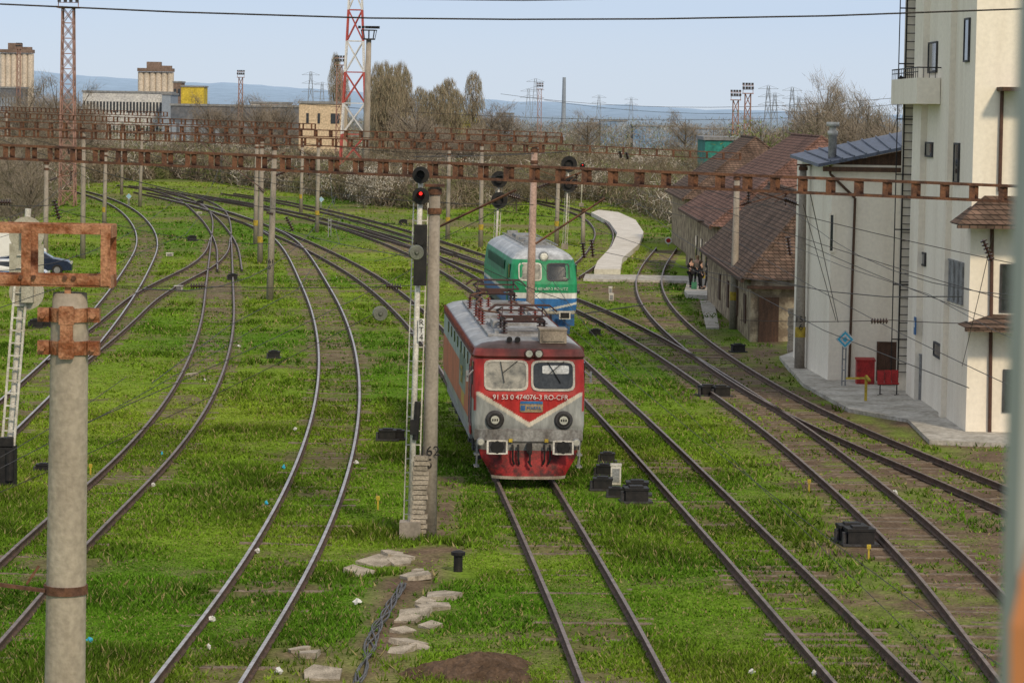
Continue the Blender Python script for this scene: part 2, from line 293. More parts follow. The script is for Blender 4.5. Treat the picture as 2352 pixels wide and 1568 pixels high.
# ---------- grass
BOX=[(890,1010),(912,1008),(1395,1055),(1388,1085),(1384,1120),(1415,1135),(1460,1145),(1463,1135),(1414,1112),(1955,1242),(1973,1250),(1640,908),(1695,808),(630,822),(1052,1308)]
RUB=[(828,1316,.62,.1),(862,1293,.85,-.1),(925,1282,.6,-.3),(950,1325,.7,.1),(915,1292,.6,.2),(1015,1370,.7,0),(975,1385,.5,.2),(985,1398,.5,.1),(955,1412,.7,.25),(935,1425,.5,.3),(990,1440,.4,0),(945,1480,.7,.2),(915,1500,.6,.35),(965,1490,.4,.1),(710,1505,.55,-.7),(735,1552,.75,.05),(690,1495,.4,-.2),(960,1315,.3,.4),(440,862,.6,0),(900,1275,.5,.1),(1010,1395,.5,-.1),(930,1452,.5,.2),(760,1545,.5,.3)]
def grass(N,y0,y1,hs,name,wk=1):
    y=y0+(y1-y0)*rng.random(N)**1.15; x=(rng.random(N)*2-1)*(y*.178+1.5)
    t=np.array([tdist(a,b) for a,b in zip(x,y)]); a1=fbm(x,y,7,1); a2=fbm(x,y,1.6,5); a3=fbm(x,y,3.2,31)
    p=np.clip(1.3-np.clip((a1*.55+a2*.45-.50)*5.5,0,1),0.12,1)*np.where(t<1.25,np.clip((.82-a2)*2.4-(a1-.5),0.15,.9),1)
    p*=1-np.clip((y-190)/60,0,1)*np.clip((fbm(x,y,14,51)*.6+a1*.4-.46)*5,0,1)*.8
    right=rightf(x,y); p*=1-.78*right*(t<3.2); p*=1-.3*right
    for b in PB[:4]+PB[6:8]+PB[10:14]: p=np.where(segd(x,y,*b[:4])<b[4]*.85,p*.12,p)
    for u,v in BOX: q=G(u,v); p=np.where((np.abs(x-q.x)<.45)&(y<q.y+.3)&(y>q.y-1.6),0,p)
    for u,v,_,_ in RUB: q=G(u,v); p=np.where((np.abs(x-q.x)<.3)&(y<q.y+.2)&(y>q.y-.7),p*.3,p)
    p=np.where((x>11.4)&(y>94)&(y<235),0,p); p=np.where((x>10.4)&(y>133)&(y<235),0,p)
    k=rng.random(N)<p; x,y,t,a3,a1=x[k],y[k],t[k],a3[k],a1[k]; n=len(x)
    h=hs*(.45+rng.random(n)*.8)*np.clip(.25+(a3-.33)*3.4,.3,2.6); h=np.where(t<1.4,np.minimum(h,.11),h); wd=(.015+.024*rng.random(n))*(y/70)**.7*wk
    z=zf(a1,t,y)-.01
    V=[];cc=[]
    n3_=np.clip((fbm(x,y,22,9)-.33)*3,0,1); base=np.array([.08,.185,.012])[None]*(1-n3_[:,None])+np.array([.19,.28,.026])[None]*n3_[:,None]
    base=base*(1-.48*np.clip((a3-.5)*4,0,1))[:,None]*(.72+.6*fbm(x,y,1.1,61))[:,None]
    for b in range(3):
        an=rng.random(n)*6.283; ox=x+rng.normal(0,.05,n); oy=y+rng.normal(0,.05,n); le=rng.normal(0,.5,(n,2))*h[:,None]
        v=np.stack([np.c_[ox-np.cos(an)*wd,oy-np.sin(an)*wd,z],np.c_[ox+np.cos(an)*wd,oy+np.sin(an)*wd,z],np.c_[ox+le[:,0],oy+le[:,1],z+h*(.7+.3*rng.random(n))]],1); V.append(v.reshape(-1,3))
        c=base*(.6+.75*rng.random((n,1))); yl=rng.random((n,1))<.10; c=np.where(yl,np.array([[.28,.24,.11]]),c); cc.append(np.repeat(c,3,0))
    V=np.vstack(V); fast(name,V,np.arange(len(V)).reshape(-1,3),GRM,np.vstack(cc),kind="stuff",label="tufts of uneven green spring grass")
grass(225000,49,100,.14,"grass"); grass(90000,100,200,.15,"grass_cover"); grass(50000,200,400,.18,"far_grass",1.1)
# ---------- platforms / paths
def slab(name,px,h,m,label,z=GZ):
    W=[G(u,v,z+h) for u,v in px]; mb=MB(); pts=[(p.x,p.y) for p in W]; mb.prism(pts,z-.1,z+h); return mb.obj(name,m,kind="structure",label=label)
slab("platform",[(1365,618),(1372,600),(1405,565),(1418,535),(1400,510),(1358,488),(1375,482),(1420,487),(1460,505),(1478,532),(1468,560),(1430,592),(1425,618)],.35,PLAT,"curved pale concrete platform beside tracks")
slab("paved_crossing",[(1340,640),(1620,646),(1620,634),(1345,629)],.12,PAVE,"concrete slab crossing over the tracks")
slab("pavement",[(1790,818),(1845,880),(1950,938),(2085,962),(2135,1010),(2420,1022),(2400,880),(1900,780)],.12,PAVE,"worn concrete pavement along the white building")
slab("footpath",[(1608,690),(1640,690),(1652,752),(1622,752)],.06,PAVE,"narrow concrete footpath by the old shed")
slab("station_footway",[(1572,668),(1582,636),(1640,636),(1652,680),(1580,676)],.25,PAVE,"grey paved station footway beside the shed")
# ---------- hills
rp=[(-300,168),(0,172),(80,167),(180,172),(300,182),(420,190),(520,195),(640,199),(760,207),(900,214),(1050,226),(1200,236),(1350,242),(1500,247),(1650,252),(1800,258),(2000,266),(2352,270),(2700,272)]
UU=np.arange(-300,2701,15); VV=np.interp(UU,[a for a,b in rp],[b for a,b in rp])+(vn(UU,UU*0,90,3)-.5)*7+(vn(UU,UU*0,30,4)-.5)*3
V=[];cl=[]
for dd,f,c in((9500,1.0,(.33,.45,.61)),(9000,.62,(.30,.41,.55)),(8300,.0,(.27,.36,.48))):  # ridge colours have the blue aerial haze painted in
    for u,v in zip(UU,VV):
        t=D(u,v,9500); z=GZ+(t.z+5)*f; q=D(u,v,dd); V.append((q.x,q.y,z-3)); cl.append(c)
n=len(UU); Q=[(k*n+i,k*n+i+1,(k+1)*n+i+1,(k+1)*n+i) for k in range(2) for i in range(n-1)]
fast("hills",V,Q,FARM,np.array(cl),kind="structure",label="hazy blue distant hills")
# ---------- vegetation
def twigs(C,L,Wd,dirs,colr):
    n=len(C); dirs=dirs/np.linalg.norm(dirs,axis=1)[:,None]; s=rng.normal(size=(n,3)); s=np.cross(dirs,s); s/=np.linalg.norm(s,axis=1)[:,None]
    L=np.asarray(L).reshape(-1,1)*np.ones((n,1)); Wd=np.asarray(Wd).reshape(-1,1)*np.ones((n,1))
    V=np.stack([C-dirs*L/2-s*Wd/2,C-dirs*L/2+s*Wd/2,C+dirs*L/2],1).reshape(-1,3); return V,np.repeat(colr,3,0)
def skel(h,spread,limbs,up,r):
    m=MB(); tips=[]; m.rings((0,0,-.3),(0,0,h*.93),[(0,r),(.1,r*.8),(.5,r*.5),(1,r*.08)],6)
    for i in range(limbs):
        z=h*random.uniform(.12,.8); a=random.uniform(0,6.28); L=spread*random.uniform(.6,1.05)*(1.15-z/h*.7); p=Vector((0,0,z)); d=Vector((math.cos(a),math.sin(a),up*random.uniform(.7,1.3))).normalized()
        q=p+d*L; m.cyl(p,q,r*.28,r*.06,5)
        for j in range(3):
            t=random.uniform(.3,.95); s=p.lerp(q,t); e=s+(d+Vector((random.gauss(0,.5),random.gauss(0,.5),random.gauss(.2,.3)))).normalized()*L*.45; m.cyl(s,e,r*.1,r*.03,4); tips.append((s,e))
        tips.append((p,q))
    return m,tips
def tree_proto(kind):
    if kind=="poplar":
        h=16; m,tips=skel(h,3.4,46,2.4,.25); n=4200; t=rng.random(n)**.85; z=1.5+t*15; rad=2.0*(np.clip(t*5,0,1)*np.clip((1.04-t)*2.6,0,1))**.5*(.5+.6*vn(z,z*0,1.3,40)); a=rng.random(n)*6.283; q=np.sqrt(rng.random(n))*rad
        lump=vn(a*1.6+3,z,.9,41)>.33; C=np.c_[np.cos(a)*q,np.sin(a)*q,z][lump]; n=len(C); dr=np.c_[rng.normal(0,.2,n),rng.normal(0,.2,n),np.ones(n)]
        c=np.array([[.31,.245,.175]])*(.55+.75*rng.random((n,1)))+np.array([[-.02,.02,0]])*rng.random((n,1)); V,cc=twigs(C,1.1,.05,dr,c)
    elif kind=="bare":
        h=10; m,tips=skel(h,4.5,26,1.0,.2); C=[];dr=[]
        for s,e in tips:
            for _ in range(34):
                t=random.uniform(.2,1.1); p=s.lerp(e,t)+Vector((random.gauss(0,.35),random.gauss(0,.35),random.gauss(.1,.35))); C.append(p); dr.append((e-s).normalized()+Vector((random.gauss(0,.6),random.gauss(0,.6),random.gauss(.3,.5))))
        C=np.array(C);dr=np.array(dr);n=len(C); c=np.array([[.26,.22,.175]])*(.6+.75*rng.random((n,1))); V,cc=twigs(C,.75,.03,dr,c)
    else:
        cols={"bush":[.22,.18,.12],"blossom":[.62,.58,.52],"leafy":[.17,.21,.07],"yellow":[.36,.33,.045]}[kind]; h=4
        m,tips=skel(h,2.2,16,.9,.07); n=4200; ce=rng.normal(0,1,(16,3))*np.array([1.1,1.1,.8])+np.array([0,0,2.4]); k=rng.integers(0,16,n); C=ce[k]+rng.normal(0,.42,(n,3)); C[:,2]=np.abs(C[:,2])+.1
        dr=rng.normal(0,1,(n,3)); dr[:,2]+=.6; base=np.array([cols]); alt=np.array([[.20,.17,.12]]) ; msk=(rng.random((n,1))<(.55 if kind=="blossom" else .5 if kind!="yellow" else .15)); c=np.where(msk,alt,base)*(.6+.7*rng.random((n,1)))*(.75+.5*rng.random(16))[k][:,None]
        V,cc=twigs(C,.22 if kind!="bush" else .5,{"bush":.022,"yellow":.08,"blossom":.06}.get(kind,.05),dr,c)
    nm={"poplar":"poplar_tree","bare":"bare_tree"}.get(kind,"shrub"); lab={"poplar":"tall slender poplar with bare brownish spring branches","bare":"leafless spreading tree with fine twigs","bush":"tangled leafless brown shrub","blossom":"white blossoming spring shrub","leafy":"shrub with fresh green leaves","yellow":"bright yellow flowering shrub"}[kind]
    grp={"poplar":"row of poplars behind the yard","bare":"bare trees around the yard"}.get(kind,"shrubs on the yard edge")
    root=thing(nm,lab,"tree" if nm!="shrub" else "shrub",(0,0,0),group=grp)
    m.obj("trunk" if nm!="shrub" else "stem",BARK,root); fast("crown",V,np.arange(len(V)).reshape(-1,3),TWIG,cc,parent=root); return root,h+ (1 if kind=="poplar" else 0)
protos={k:tree_proto(k) for k in("poplar","bare","bush","blossom","leafy","yellow")}; used={}
def plant(kind,u,vtop,Yd,wide=1):
    root,h=protos[kind]; t=D(u,vtop,Yd); sc=(t.z-GZ)/h*random.uniform(.97,1.03); loc=(t.x,Yd,GZ-.05); rz=random.uniform(0,6.28); s3=(sc*wide,sc*wide,sc)
    if kind not in used: used[kind]=1; root.location=loc; root.rotation_euler=(0,0,rz); root.scale=s3
    else: dup(root,loc,rz,s3)
for u,v,Yd,wd in [(772,112,520,.8),(788,150,500,.9),(868,130,420,1.),(885,138,430,1),(905,150,410,1.1),(922,128,425,1),(935,160,435,.9),(856,170,440,1),(1088,152,430,1.2),(1030,178,450,1.5),(1010,190,440,1.5),(1048,195,445,1.4),(985,200,460,1.5),(965,200,470,1.3),(895,165,400,1.4),(875,180,400,1.3)]: plant("poplar",u,v,Yd,wd)
for u,v,Yd,wd in [(1903,170,330,.8),(1880,190,300,.8),(1940,200,320,.8),(1985,205,280,.8),(2020,215,260,.8),(2045,225,245,.9),(1960,235,245,1),(1860,225,340,1),(1990,240,245,1.1),(2050,250,240,1.1),(1760,262,360,1.2),(1800,270,330,1.2),(1905,250,260,1.2),(100,185,420,1),(130,175,400,1),(180,195,430,1.1),(60,200,380,1.1),(30,215,400,1.2),(210,222,450,1.2),(480,222,520,1.1),(620,217,520,1),(650,225,520,1.1),(590,228,500,1.2),(1130,238,520,1.4),(1160,236,520,1.4),(1350,255,520,1.2),(960,230,350,1.3),(520,228,520,1.2),(1575,262,500,1.2),(1640,285,400,1.2),(25,330,215,1.1),(70,350,200,1.1),(-10,300,220,1.1),(50,300,230,1.2),(1000,262,400,1.2),(1110,268,390,1.2),(1060,292,380,1.4),(1085,296,375,1.3),(1040,298,375,1.3)]: plant("bare",u,v,Yd,wd)
plant("yellow",1068,256,480,.55); plant("yellow",1050,262,475,.5); plant("leafy",1755,290,300,1)
for i in range(34):
    u=random.uniform(820,1600); Yd=random.uniform(305,440); plant("blossom",u,VH+(u-CU)*.0157+(H-random.uniform(2.6,5))*F/Yd,Yd,random.uniform(.6,1.0))
for i in range(12):
    u=random.uniform(130,600); Yd=random.uniform(430,560); plant("blossom",u,VH+(u-CU)*.0157+(H-random.uniform(4,5.5))*F/Yd,Yd,1.0)
for i in range(34):
    u=random.choice([random.uniform(800,1610),random.uniform(0,120)]); Yd=random.uniform(300,400); plant("bush",u,VH+(u-CU)*.0157+(H-random.uniform(3,5.5))*F/Yd,Yd,1.2)
for i in range(14):
    u=random.uniform(1000,1700); Yd=random.uniform(330,480); plant("leafy",u,VH+(u-CU)*.0157+(H-random.uniform(3,5.0))*F/Yd,Yd,1.2)
bu=[-300,0,90,150,300,420,600,800,900,1000,1200,1300,1420,1600,1760,2352]; bv=[480,505,470,428,415,412,432,462,478,488,462,455,470,530,500,500]
V=[];CC=[]; nb=4300
U=rng.uniform(-100,2200,nb); Yb=np.array([G(u,np.interp(u,bu,bv)).y for u in U]); Yd=Yb+4+np.where(rng.random(nb)<.55,rng.exponential(35,nb),rng.exponential(200,nb))
pal=np.array([[.235,.195,.145],[.185,.155,.115],[.19,.195,.095],[.155,.19,.07],[.29,.24,.175],[.54,.50,.44]])
for i in range(nb):
    if Yd[i]>1500: continue
    b=D(U[i],300,Yd[i]); near=Yd[i]<Yb[i]+8; hh=random.uniform(1.8,4.6)*(.6 if near else 1)+(1.0 if Yd[i]>500 else 0)+(random.uniform(1,5) if Yd[i]>600 else 0)
    n=190 if Yd[i]<450 else 110; k=hh*.5; C=np.c_[rng.normal(0,k*.8,n),rng.normal(0,k*.8,n),rng.random(n)**.8*hh]+np.array([b.x,b.y,GZ]); w_=max(.045,Yd[i]/6500)
    j=rng.choice(6,p=[.29,.25,.17,.09,.12,.08]); c=pal[j][None]*(.45+.8*rng.random((n,1))); hz=min(.7,max(0,(Yd[i]-500)/1600)); c=c*(1-hz)+np.array([[.30,.35,.41]])*hz  # farther bushes get aerial haze blended into their twig colour
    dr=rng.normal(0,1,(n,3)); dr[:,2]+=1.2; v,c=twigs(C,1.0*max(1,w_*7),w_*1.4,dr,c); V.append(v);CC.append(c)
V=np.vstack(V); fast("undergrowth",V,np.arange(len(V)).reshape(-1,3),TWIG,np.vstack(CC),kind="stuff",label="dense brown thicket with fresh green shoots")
# ---------- gantries & poles
def beam(a,b,ht,wd,bat,label,mt=RUST,t=.05):
    a=D(*a);b=D(*b);L=(b-a).length;d=(b-a)/L; x=Vector((d.y,-d.x,0)).normalized(); root=thing("gantry_beam",label,"gantry beam",(a+b)/2,group="rusty catenary gantries over the yard"); c=root.location
    m=MB(); 
    for i in(-1,1):
        for j in(-1,1): m.bar(a-c+x*i*wd/2+Vector((0,0,j*ht/2)),b-c+x*i*wd/2+Vector((0,0,j*ht/2)),t*1.6,t)
    m.obj("chord",mt,root); m=MB(); n=int(L/bat)
    for k in range(n+1):
        p=a+d*(L*k/n)-c
        for i in(-1,1): m.bar(p+x*i*wd/2-Vector((0,0,ht/2)),p+x*i*wd/2+Vector((0,0,ht/2)),t*2.2,t*.5)
        for j in(-1,1): m.bar(p-x*wd/2+Vector((0,0,j*ht/2)),p+x*wd/2+Vector((0,0,j*ht/2)),t*1.8,t*.5)
    m.obj("batten_plates",mt,root); return a,b
beam((-80,345,82),(2440,450,70),.36,.34,.70,"long rusty lattice gantry beam spanning all tracks",t=.06)
beam((-80,302,160),(1245,342,148),.38,.4,.85,"rusty lattice gantry beam over the yard",t=.055)
beam((-80,284,200),(1290,322,190),.42,.4,1.0,"rusty lattice gantry beam over the yard",t=.06)
beam((-80,262,260),(720,291,240),.42,.5,1.2,"rusty lattice gantry beam over distant tracks",t=.06)
beam((0,250,340),(380,263,320),.45,.5,1.4,"rusty lattice gantry beam over distant tracks",t=.06)
beam((1240,337,150),(1700,360,150),.32,.35,.8,"short rusty gantry beam beside the thicket",t=.045)
beam((1000,300,230),(1290,312,230),.4,.4,1.1,"rusty lattice gantry beam over distant tracks",t=.06)
def text(s,size,loc,rot,mt,parent,name="number_lettering"):
    c=bpy.data.curves.new(name,'FONT'); c.body=s; c.size=size; c.align_x='CENTER'; c.align_y='CENTER'; c.extrude=.003
    t=bpy.data.objects.new(name,c); COL.objects.link(t); dg=bpy.context.evaluated_depsgraph_get(); me=bpy.data.meshes.new_from_object(t.evaluated_get(dg)); bpy.data.objects.remove(t)
    me.materials.clear(); me.materials.append(mt); o=bpy.data.objects.new(name,me); COL.objects.link(o); o.parent=parent; o.location=loc; o.rotation_euler=rot; return o
FR=(math.pi/2,0,0)
def pole(ut,vt,ub,vb,r=.17,mt=CONC,yel=False,num=None,bracket=0,label="round tapered concrete catenary pole in the grass"):
    b=G(ub,vb); t=D(ut,vt,b.y); h=t.z-b.z; root=thing("catenary_pole",label,"catenary pole",b,group="catenary poles of the yard")
    lx=(t.x-b.x); m=MB(); m.rings((0,0,-.3),(lx,0,h),[(0,r*1.1),(.5,r*.93),(1,r*.72)],12); m.obj("shaft",mt,root,smooth=True)
    m=MB(); 
    for z in(.985,.93): m.rings((lx*z,0,h*z-.07),(lx*z,0,h*z+.07),[(0,r*.95),(1,r*.95)],12)
    m.box((lx,0,h+.02),(r*2.6,r*2.6,.06)); m.obj("collar_bands",RUST,root)
    if yel: m=MB(); m.rings((0,0,1.35),(0,0,1.75),[(0,r*1.12),(1,r*1.1)],12); m.obj("number_plate_band",YEL,root)
    if num: 
        for i,s in enumerate(num.split()): text(s,.33,(0,-r*1.15,2.05-i*.3),FR,BLACK,root)
    if bracket:
        sg=1 if bracket>0 else -1; m=MB(); z=h*.80; L=abs(bracket); m.bar((0,0,z),(sg*L,0,z+.75),.05); m.bar((0,0,z+.9),(sg*L*.6,0,z+.5),.03); m.bar((sg*L,0,z+.75),(sg*L*.7,0,z+.25),.03); m.obj("bracket_arm",RUST,root)
        m=MB(); m.insul((sg*.25,0,z+.1),(sg*.75,0,z+.3),.1,6); m.obj("insulator",PORC,root); m=MB(); m.insul((sg*L*.9,0,z+.7),(sg*L*.9,0,z+.1),.08,5); m.obj("insulator",PORC,root)
    return root
pole(999,428,984,1232,.175,num="162 5",label="concrete catenary pole numbered in black by brick stack")
pole(631,336,619,690,.175,num="161 6",bracket=2.2)
for a in [(602,318,597,605,1,1.6),(590,322,587,560,1,0),(107,372,104,602,0,1.8),(192,296,190,592,0,0),(243,345,239,525,1,1.5),(327,295,321,475,0,1.6),(282,290,279,447,0,0),(732,322,728,533,1,-1.6),(695,325,691,488,1,0),(1032,340,1028,550,1,1.4),(1107,330,1104,570,1,0),(1283,385,1278,560,1,0),(130,290,128,410,0,1.4),(62,292,60,420,0,0),(28,255,26,410,0,1.6),(15,255,14,430,0,0),(510,330,508,400,0,0),(1340,480,1339,560,0,0)]:
    pole(a[0],a[1],a[2],a[3],.17,yel=bool(a[4]),bracket=a[5])
pole(1228,338,1214,830,.17,mt=CONCP,bracket=2.0,label="pinkish concrete catenary pole between the two locomotives")
pole(1693,405,1684,755,.18,yel=True,bracket=2.6,label="grey concrete catenary pole in front of tiled shed"); pole(1845,380,1836,852,.19,yel=True,num="151 6",bracket=-2.4,label="concrete pole with yellow band beside plaster shed")
b=D(150,1568,24); t=D(161,672,24); root=thing("catenary_pole","thick weathered concrete pole clamped with rusty steel bands","catenary pole",(b.x,24,GZ),group="catenary poles of the yard")
h=t.z-GZ; lx=t.x-b.x; m=MB(); m.rings((-.05,0,-.1),(lx,0,h),[(0,.178),(.6,.165),(.97,.15),(1,.135)],28); m.obj("shaft",mat("near_concrete",(.38,.335,.275),(.29,.25,.20),2.2,.9,bump=.25,st=(1,1,.3),fine=.14,spec=.1),root,smooth=True)
m=MB()
for vv in(722,797):
    z=D(161,vv,24).z-GZ; m.rings((lx,0,z-.055),(lx,0,z+.055),[(0,.165),(1,.165)],28); m.box((lx-.2,-.05,z),(.09,.10,.11)); m.box((lx+.2,-.05,z),(.09,.10,.11)); m.cyl((lx-.2,-.16,z),(lx-.2,-.05,z),.025,n=6); m.cyl((lx+.2,-.16,z),(lx+.2,-.05,z),.025,n=6)
    m.box((lx+.0,-.19,z),(.12,.03,.14))
z=D(161,760,24).z-GZ; m.box((lx,-.185,z),(.10,.03,.42)); m.box((lx,-.12,h+.04),(.05,.02,.12)); m.obj("clamp",RUSTN,root)
z=D(150,1352,24).z-GZ; m=MB(); m.rings((0,0,z-.035),(0,0,z+.035),[(0,.178),(1,.178)],28); m.bar((-.15,-.1,z),(-.65,-.1,z+.06),.03); m.bar((-.3,-.1,z+.05),(-.2,-.1,z+.2),.02); m.obj("strap_with_hook",RUST,root)
A=D(258,588,24); root=thing("gantry_beam","heavily rusted box girder end resting on concrete pole","gantry beam",A,group="rusty catenary gantries over the yard")
m=MB(); L=2.0; s=24/F
for j,hh in((+68*s,.075),(-60*s,.075)):
    for yy in(-.17,.17):
        m.box((-L/2,yy,j*.9),(L,.012,hh*.95)); m.box((-L/2,yy+(.03 if yy<0 else -.03),j*.9+(.035 if j>0 else -.035)),(L,.065,.012))
m.box((-L/2,0,-.235),(L,.33,.015)); m.obj("chord",RUSTN,root)
m=MB()
for x in(-.03,-.66,-1.3):
    for yy in(-.187,.187): m.box((x,yy,0),(.075,.012,.46))
m.box((.006,.0,.20),(.012,.36,.1)); m.box((.006,0,-.2),(.012,.36,.1)); m.obj("batten_plates",RUSTN,root)
m=MB(); 
for x in(-.6,-.7,-.35,-.28): m.cyl((x,-.2,-.17),(x,-.16,-.17),.02,n=6)
m.obj("bolts",RUST,root)
# ---------- signals
def sighead(m,x,y,z,r): m.rings((x,y-.03,z),(x,y+.03,z),[(0,r),(1,r)],20,0); m.rings((x,y-.25,z+.02),(x,y-.03,z+.02),[(0,r*.5),(1,r*.5)],12,0,cap=False); m.box((x,y+.12,z),(r*.9,.2,r*1.1),0)
def signal(ut,vt,ub,vb,heads,r,lab,lit=None,ladder=True,rect=None):
    b=G(ub,vb); 
    t=D(ut,vt,b.y); h=t.z-b.z; lx=t.x-b.x; root=thing("railway_signal",lab,"railway signal",b,group="light signals of the yard")
    m=MB(); m.cyl((0,0,-.2),(lx,0,h-.1),.075,.06,8); m.obj("mast",WHITE,root,smooth=True)
    if ladder:
        m=MB(); 
        for s in(-.17,.17): m.bar((s,.25,0),(lx+s,.25,h-.8),.03)
        for k in range(int((h-.8)/.33)): q=k*.33+.2; m.bar((lx*q/h-.17,.25,q),(lx*q/h+.17,.25,q),.022)
        m.obj("ladder",WHITE,root)
    for vv in heads: m=MB(); p=D(ut,vv,b.y); sighead(m,p.x-b.x,-.15,p.z-b.z,r); m.obj("signal_head",BLACK,root)
    if rect: m=MB(); a=D(rect[0],rect[1],b.y);c=D(rect[2],rect[3],b.y); m.box(((a.x+c.x)/2-b.x,-.2,(a.z+c.z)/2-b.z),(abs(c.x-a.x),.15,abs(a.z-c.z)),0); m.cyl(((a.x+c.x)/2-b.x,-.3,(a.z+c.z)/2-b.z+.3),((a.x+c.x)/2-b.x,-.4,(a.z+c.z)/2-b.z+.3),.08); m.obj("signal_box_head",BLACK,root)
    if lit: p=D(ut,lit-1,b.y); m=MB(); m.cyl((p.x-b.x,-.3,p.z-b.z+.05),(p.x-b.x,-.2,p.z-b.z+.05),r*.2,n=12); m.obj("lit_lamp",REDL,root)
    m=MB(); m.box((0,0,.15),(.5,.5,.5)); m.obj("footing",CONC,root); return root,lx,h
root,lx,h=signal(967,388,942,1235,[402,450],.2,"tall white signal mast with black heads showing red",lit=450,rect=(952,515,980,655))
b=G(942,1235); p=D(968,757,b.y); m=MB(); m.box((p.x-b.x,-.12,p.z-b.z),(.15,.02,.52)); m.obj("name_plate",PAPER,root)
for i,s in enumerate("RT4"): text(s,.19,(p.x-b.x,-.136,p.z-b.z+.17-.17*i),FR,BLACK,root,"plate_lettering")
m=MB(); q=D(955,960,b.y); m.cyl((q.x-b.x,-.1,q.z-b.z-.5),(q.x-b.x+.05,-.1,q.z-b.z+.4),.07); m.box((q.x-b.x-.05,-.1,q.z-b.z-.2),(.16,.15,.35)); m.obj("relay_box",BLACK,root)
signal(1147,395,1135,659,[412,460],.48,"white signal mast with two round black heads",ladder=True)
signal(1307,360,1297,572,[377,423],.6,"slender signal mast with round black heads",lit=None)
signal(1338,372,1335,475,[381],.3,"small distant signal mast showing red",lit=381,ladder=False)
b=G(12,1118); root=thing("railway_signal","white ladder signal mast seen from behind with round backplates","railway signal",b,group="light signals of the yard")
t=D(62,480,b.y); lx=t.x-b.x; h=t.z-b.z; m=MB()
for s in(-.16,.16): m.bar((s,0,.2),(lx*.75+s,0,h*.75),.06,.05)
for k in range(18): q=.5+k*.33; m.bar((lx*q/h-.16,0,q),(lx*q/h+.16,0,q),.035)
m.obj("ladder",WHITE,root); m=MB(); m.cyl((0,.2,0),(lx,.2,h),.08); m.obj("mast",WHITE,root); m=MB()
for vv,ww in((538,.45),(672,.42)): p=D(60,vv,b.y); m.rings((p.x-b.x,.05,p.z-b.z),(p.x-b.x,.1,p.z-b.z),[(0,.46),(1,.46)],24); m.box((p.x-b.x+.05,-.05,p.z-b.z),(.3,.25,.5))
p=D(60,600,b.y); m.box((p.x-b.x,.075,p.z-b.z),(.9,.04,.9)); m.obj("backplate",mat("faded_backplate",(.42,.40,.33),(.3,.28,.22),4,.7),root)
m=MB(); m.box((.05,0,.55),(.45,.45,1.1)); m.box((.05,-.05,1.2),(.35,.35,.25)); m.cyl((.15,-.2,.2),(.15,-.2,1.0),.12); m.obj("relay_box",BLACK,root)
# ---------- wires
def rawwire(out,r,mt=WIRE): m=MB(); c=out[0].copy(); m.tube([q-c for q in out],r,4); return m.obj("overhead_wire",mt,loc=c,label="thin dark overhead catenary wire across the yard",cat="wire",group="overhead wires")
def wire(pts,r=.012,sag=0,mt=WIRE):
    W=[D(*p) for p in pts]; out=[]
    for i in range(len(W)-1):
        for k in range(10):
            t=k/10; q=W[i].lerp(W[i+1],t); q.z-=sag*4*t*(1-t); out.append(q)
    out.append(W[-1]); return rawwire(out,r,mt)
wire([(-20,9,30),(400,28,30),(850,42,30),(1176,45,30),(1500,44,30),(1900,37,30),(2400,19,30)],.008)
wire([(300,-8,40),(1200,2,40),(2000,-12,40)],.006)
for a,b_,s,r in [((0,1130,55),(860,720,66),.1,.008),((0,1075,60),(600,745,100),.1,.01),((200,970,60),(960,612,95),.1,.01),((0,1050,50),(290,865,60),.05,.008),((640,520,150),(1010,600,72),.15,.012),
  ((455,657,100),(905,658,90),.05,.01),((200,655,100),(455,657,100),.03,.01),((1010,640,72),(900,658,90),.05,.01),((1190,640,90),(2352,1568,45),.3,.009),((1350,700,110),(2210,1568,50),.2,.009),
  ((1600,430,100),(2352,610,80),.1,.011),((1620,470,110),(2352,700,80),.1,.011),((1300,560,150),(1845,660,110),.1,.012),((1850,560,110),(2352,760,90),.1,.012),((1700,560,130),(2352,900,75),.2,.012),
  ((1000,560,72),(1300,690,88),.1,.01),((1190,455,71),(860,600,110),.2,.01),((1240,600,95),(1450,860,75),.2,.01),((1860,440,78),(1925,740,106),0,.012),((1845,470,100),(1920,735,106),0,.012),
  ((2280,540,75),(2210,840,94),.05,.01),((0,300,165),(620,420,150),.3,.014),((620,420,150),(1225,470,120),.3,.014),((200,330,150),(600,440,150),.2,.014),((330,350,200),(700,420,170),.3,.016),
  ((1390,455,85),(1230,560,85),0,.03),((1010,520,72),(1185,437,71),0,.03),((440,310,190),(610,440,150),0,.03),((0,320,165),(560,470,140),.3,.015),((250,400,150),(950,520,120),.3,.013),((700,330,170),(1290,350,160),.3,.016),((640,380,150),(1280,500,150),.3,.014),((700,240,400),(2000,262,500),1.5,.03),((1150,216,600),(2060,225,450),2,.035),((1250,230,600),(2060,240,450),2,.035),
  ((1220,690,85),(1345,560,150),.1,.01),((0,470,90),(130,470,95),.05,.012),((130,480,95),(620,560,120),.3,.01),((1340,720,100),(1480,700,110),0,.02),((1700,735,100),(2050,735,95),.05,.012),((2050,735,95),(2352,742,90),.05,.012),((950,360,80),(1440,330,200),.2,.012),((740,480,150),(1010,560,100),.2,.012)]:
    wire([a,b_],r,s,RUST if r==.03 and a[2]<200 else WIRE)
for k in(0,2,3,5,6):
    C=CL[k]; C=C[C[:,1]<330]; st=C[::12]
    for hz_,rr_ in((5.75,.008),):
        rawwire([Vector((c[0]+.15*(-1)**i,c[1],hz_)) for i,c in enumerate(st)],rr_)
    span=C[::50]; out_=[]
    for i in range(len(span)-1):
        for q in range(8): f=q/8; out_.append(Vector((span[i][0]*(1-f)+span[i+1][0]*f,span[i][1]*(1-f)+span[i+1][1]*f,7.15-4*.9*f*(1-f))))
    if len(out_)>2: rawwire(out_,.009)
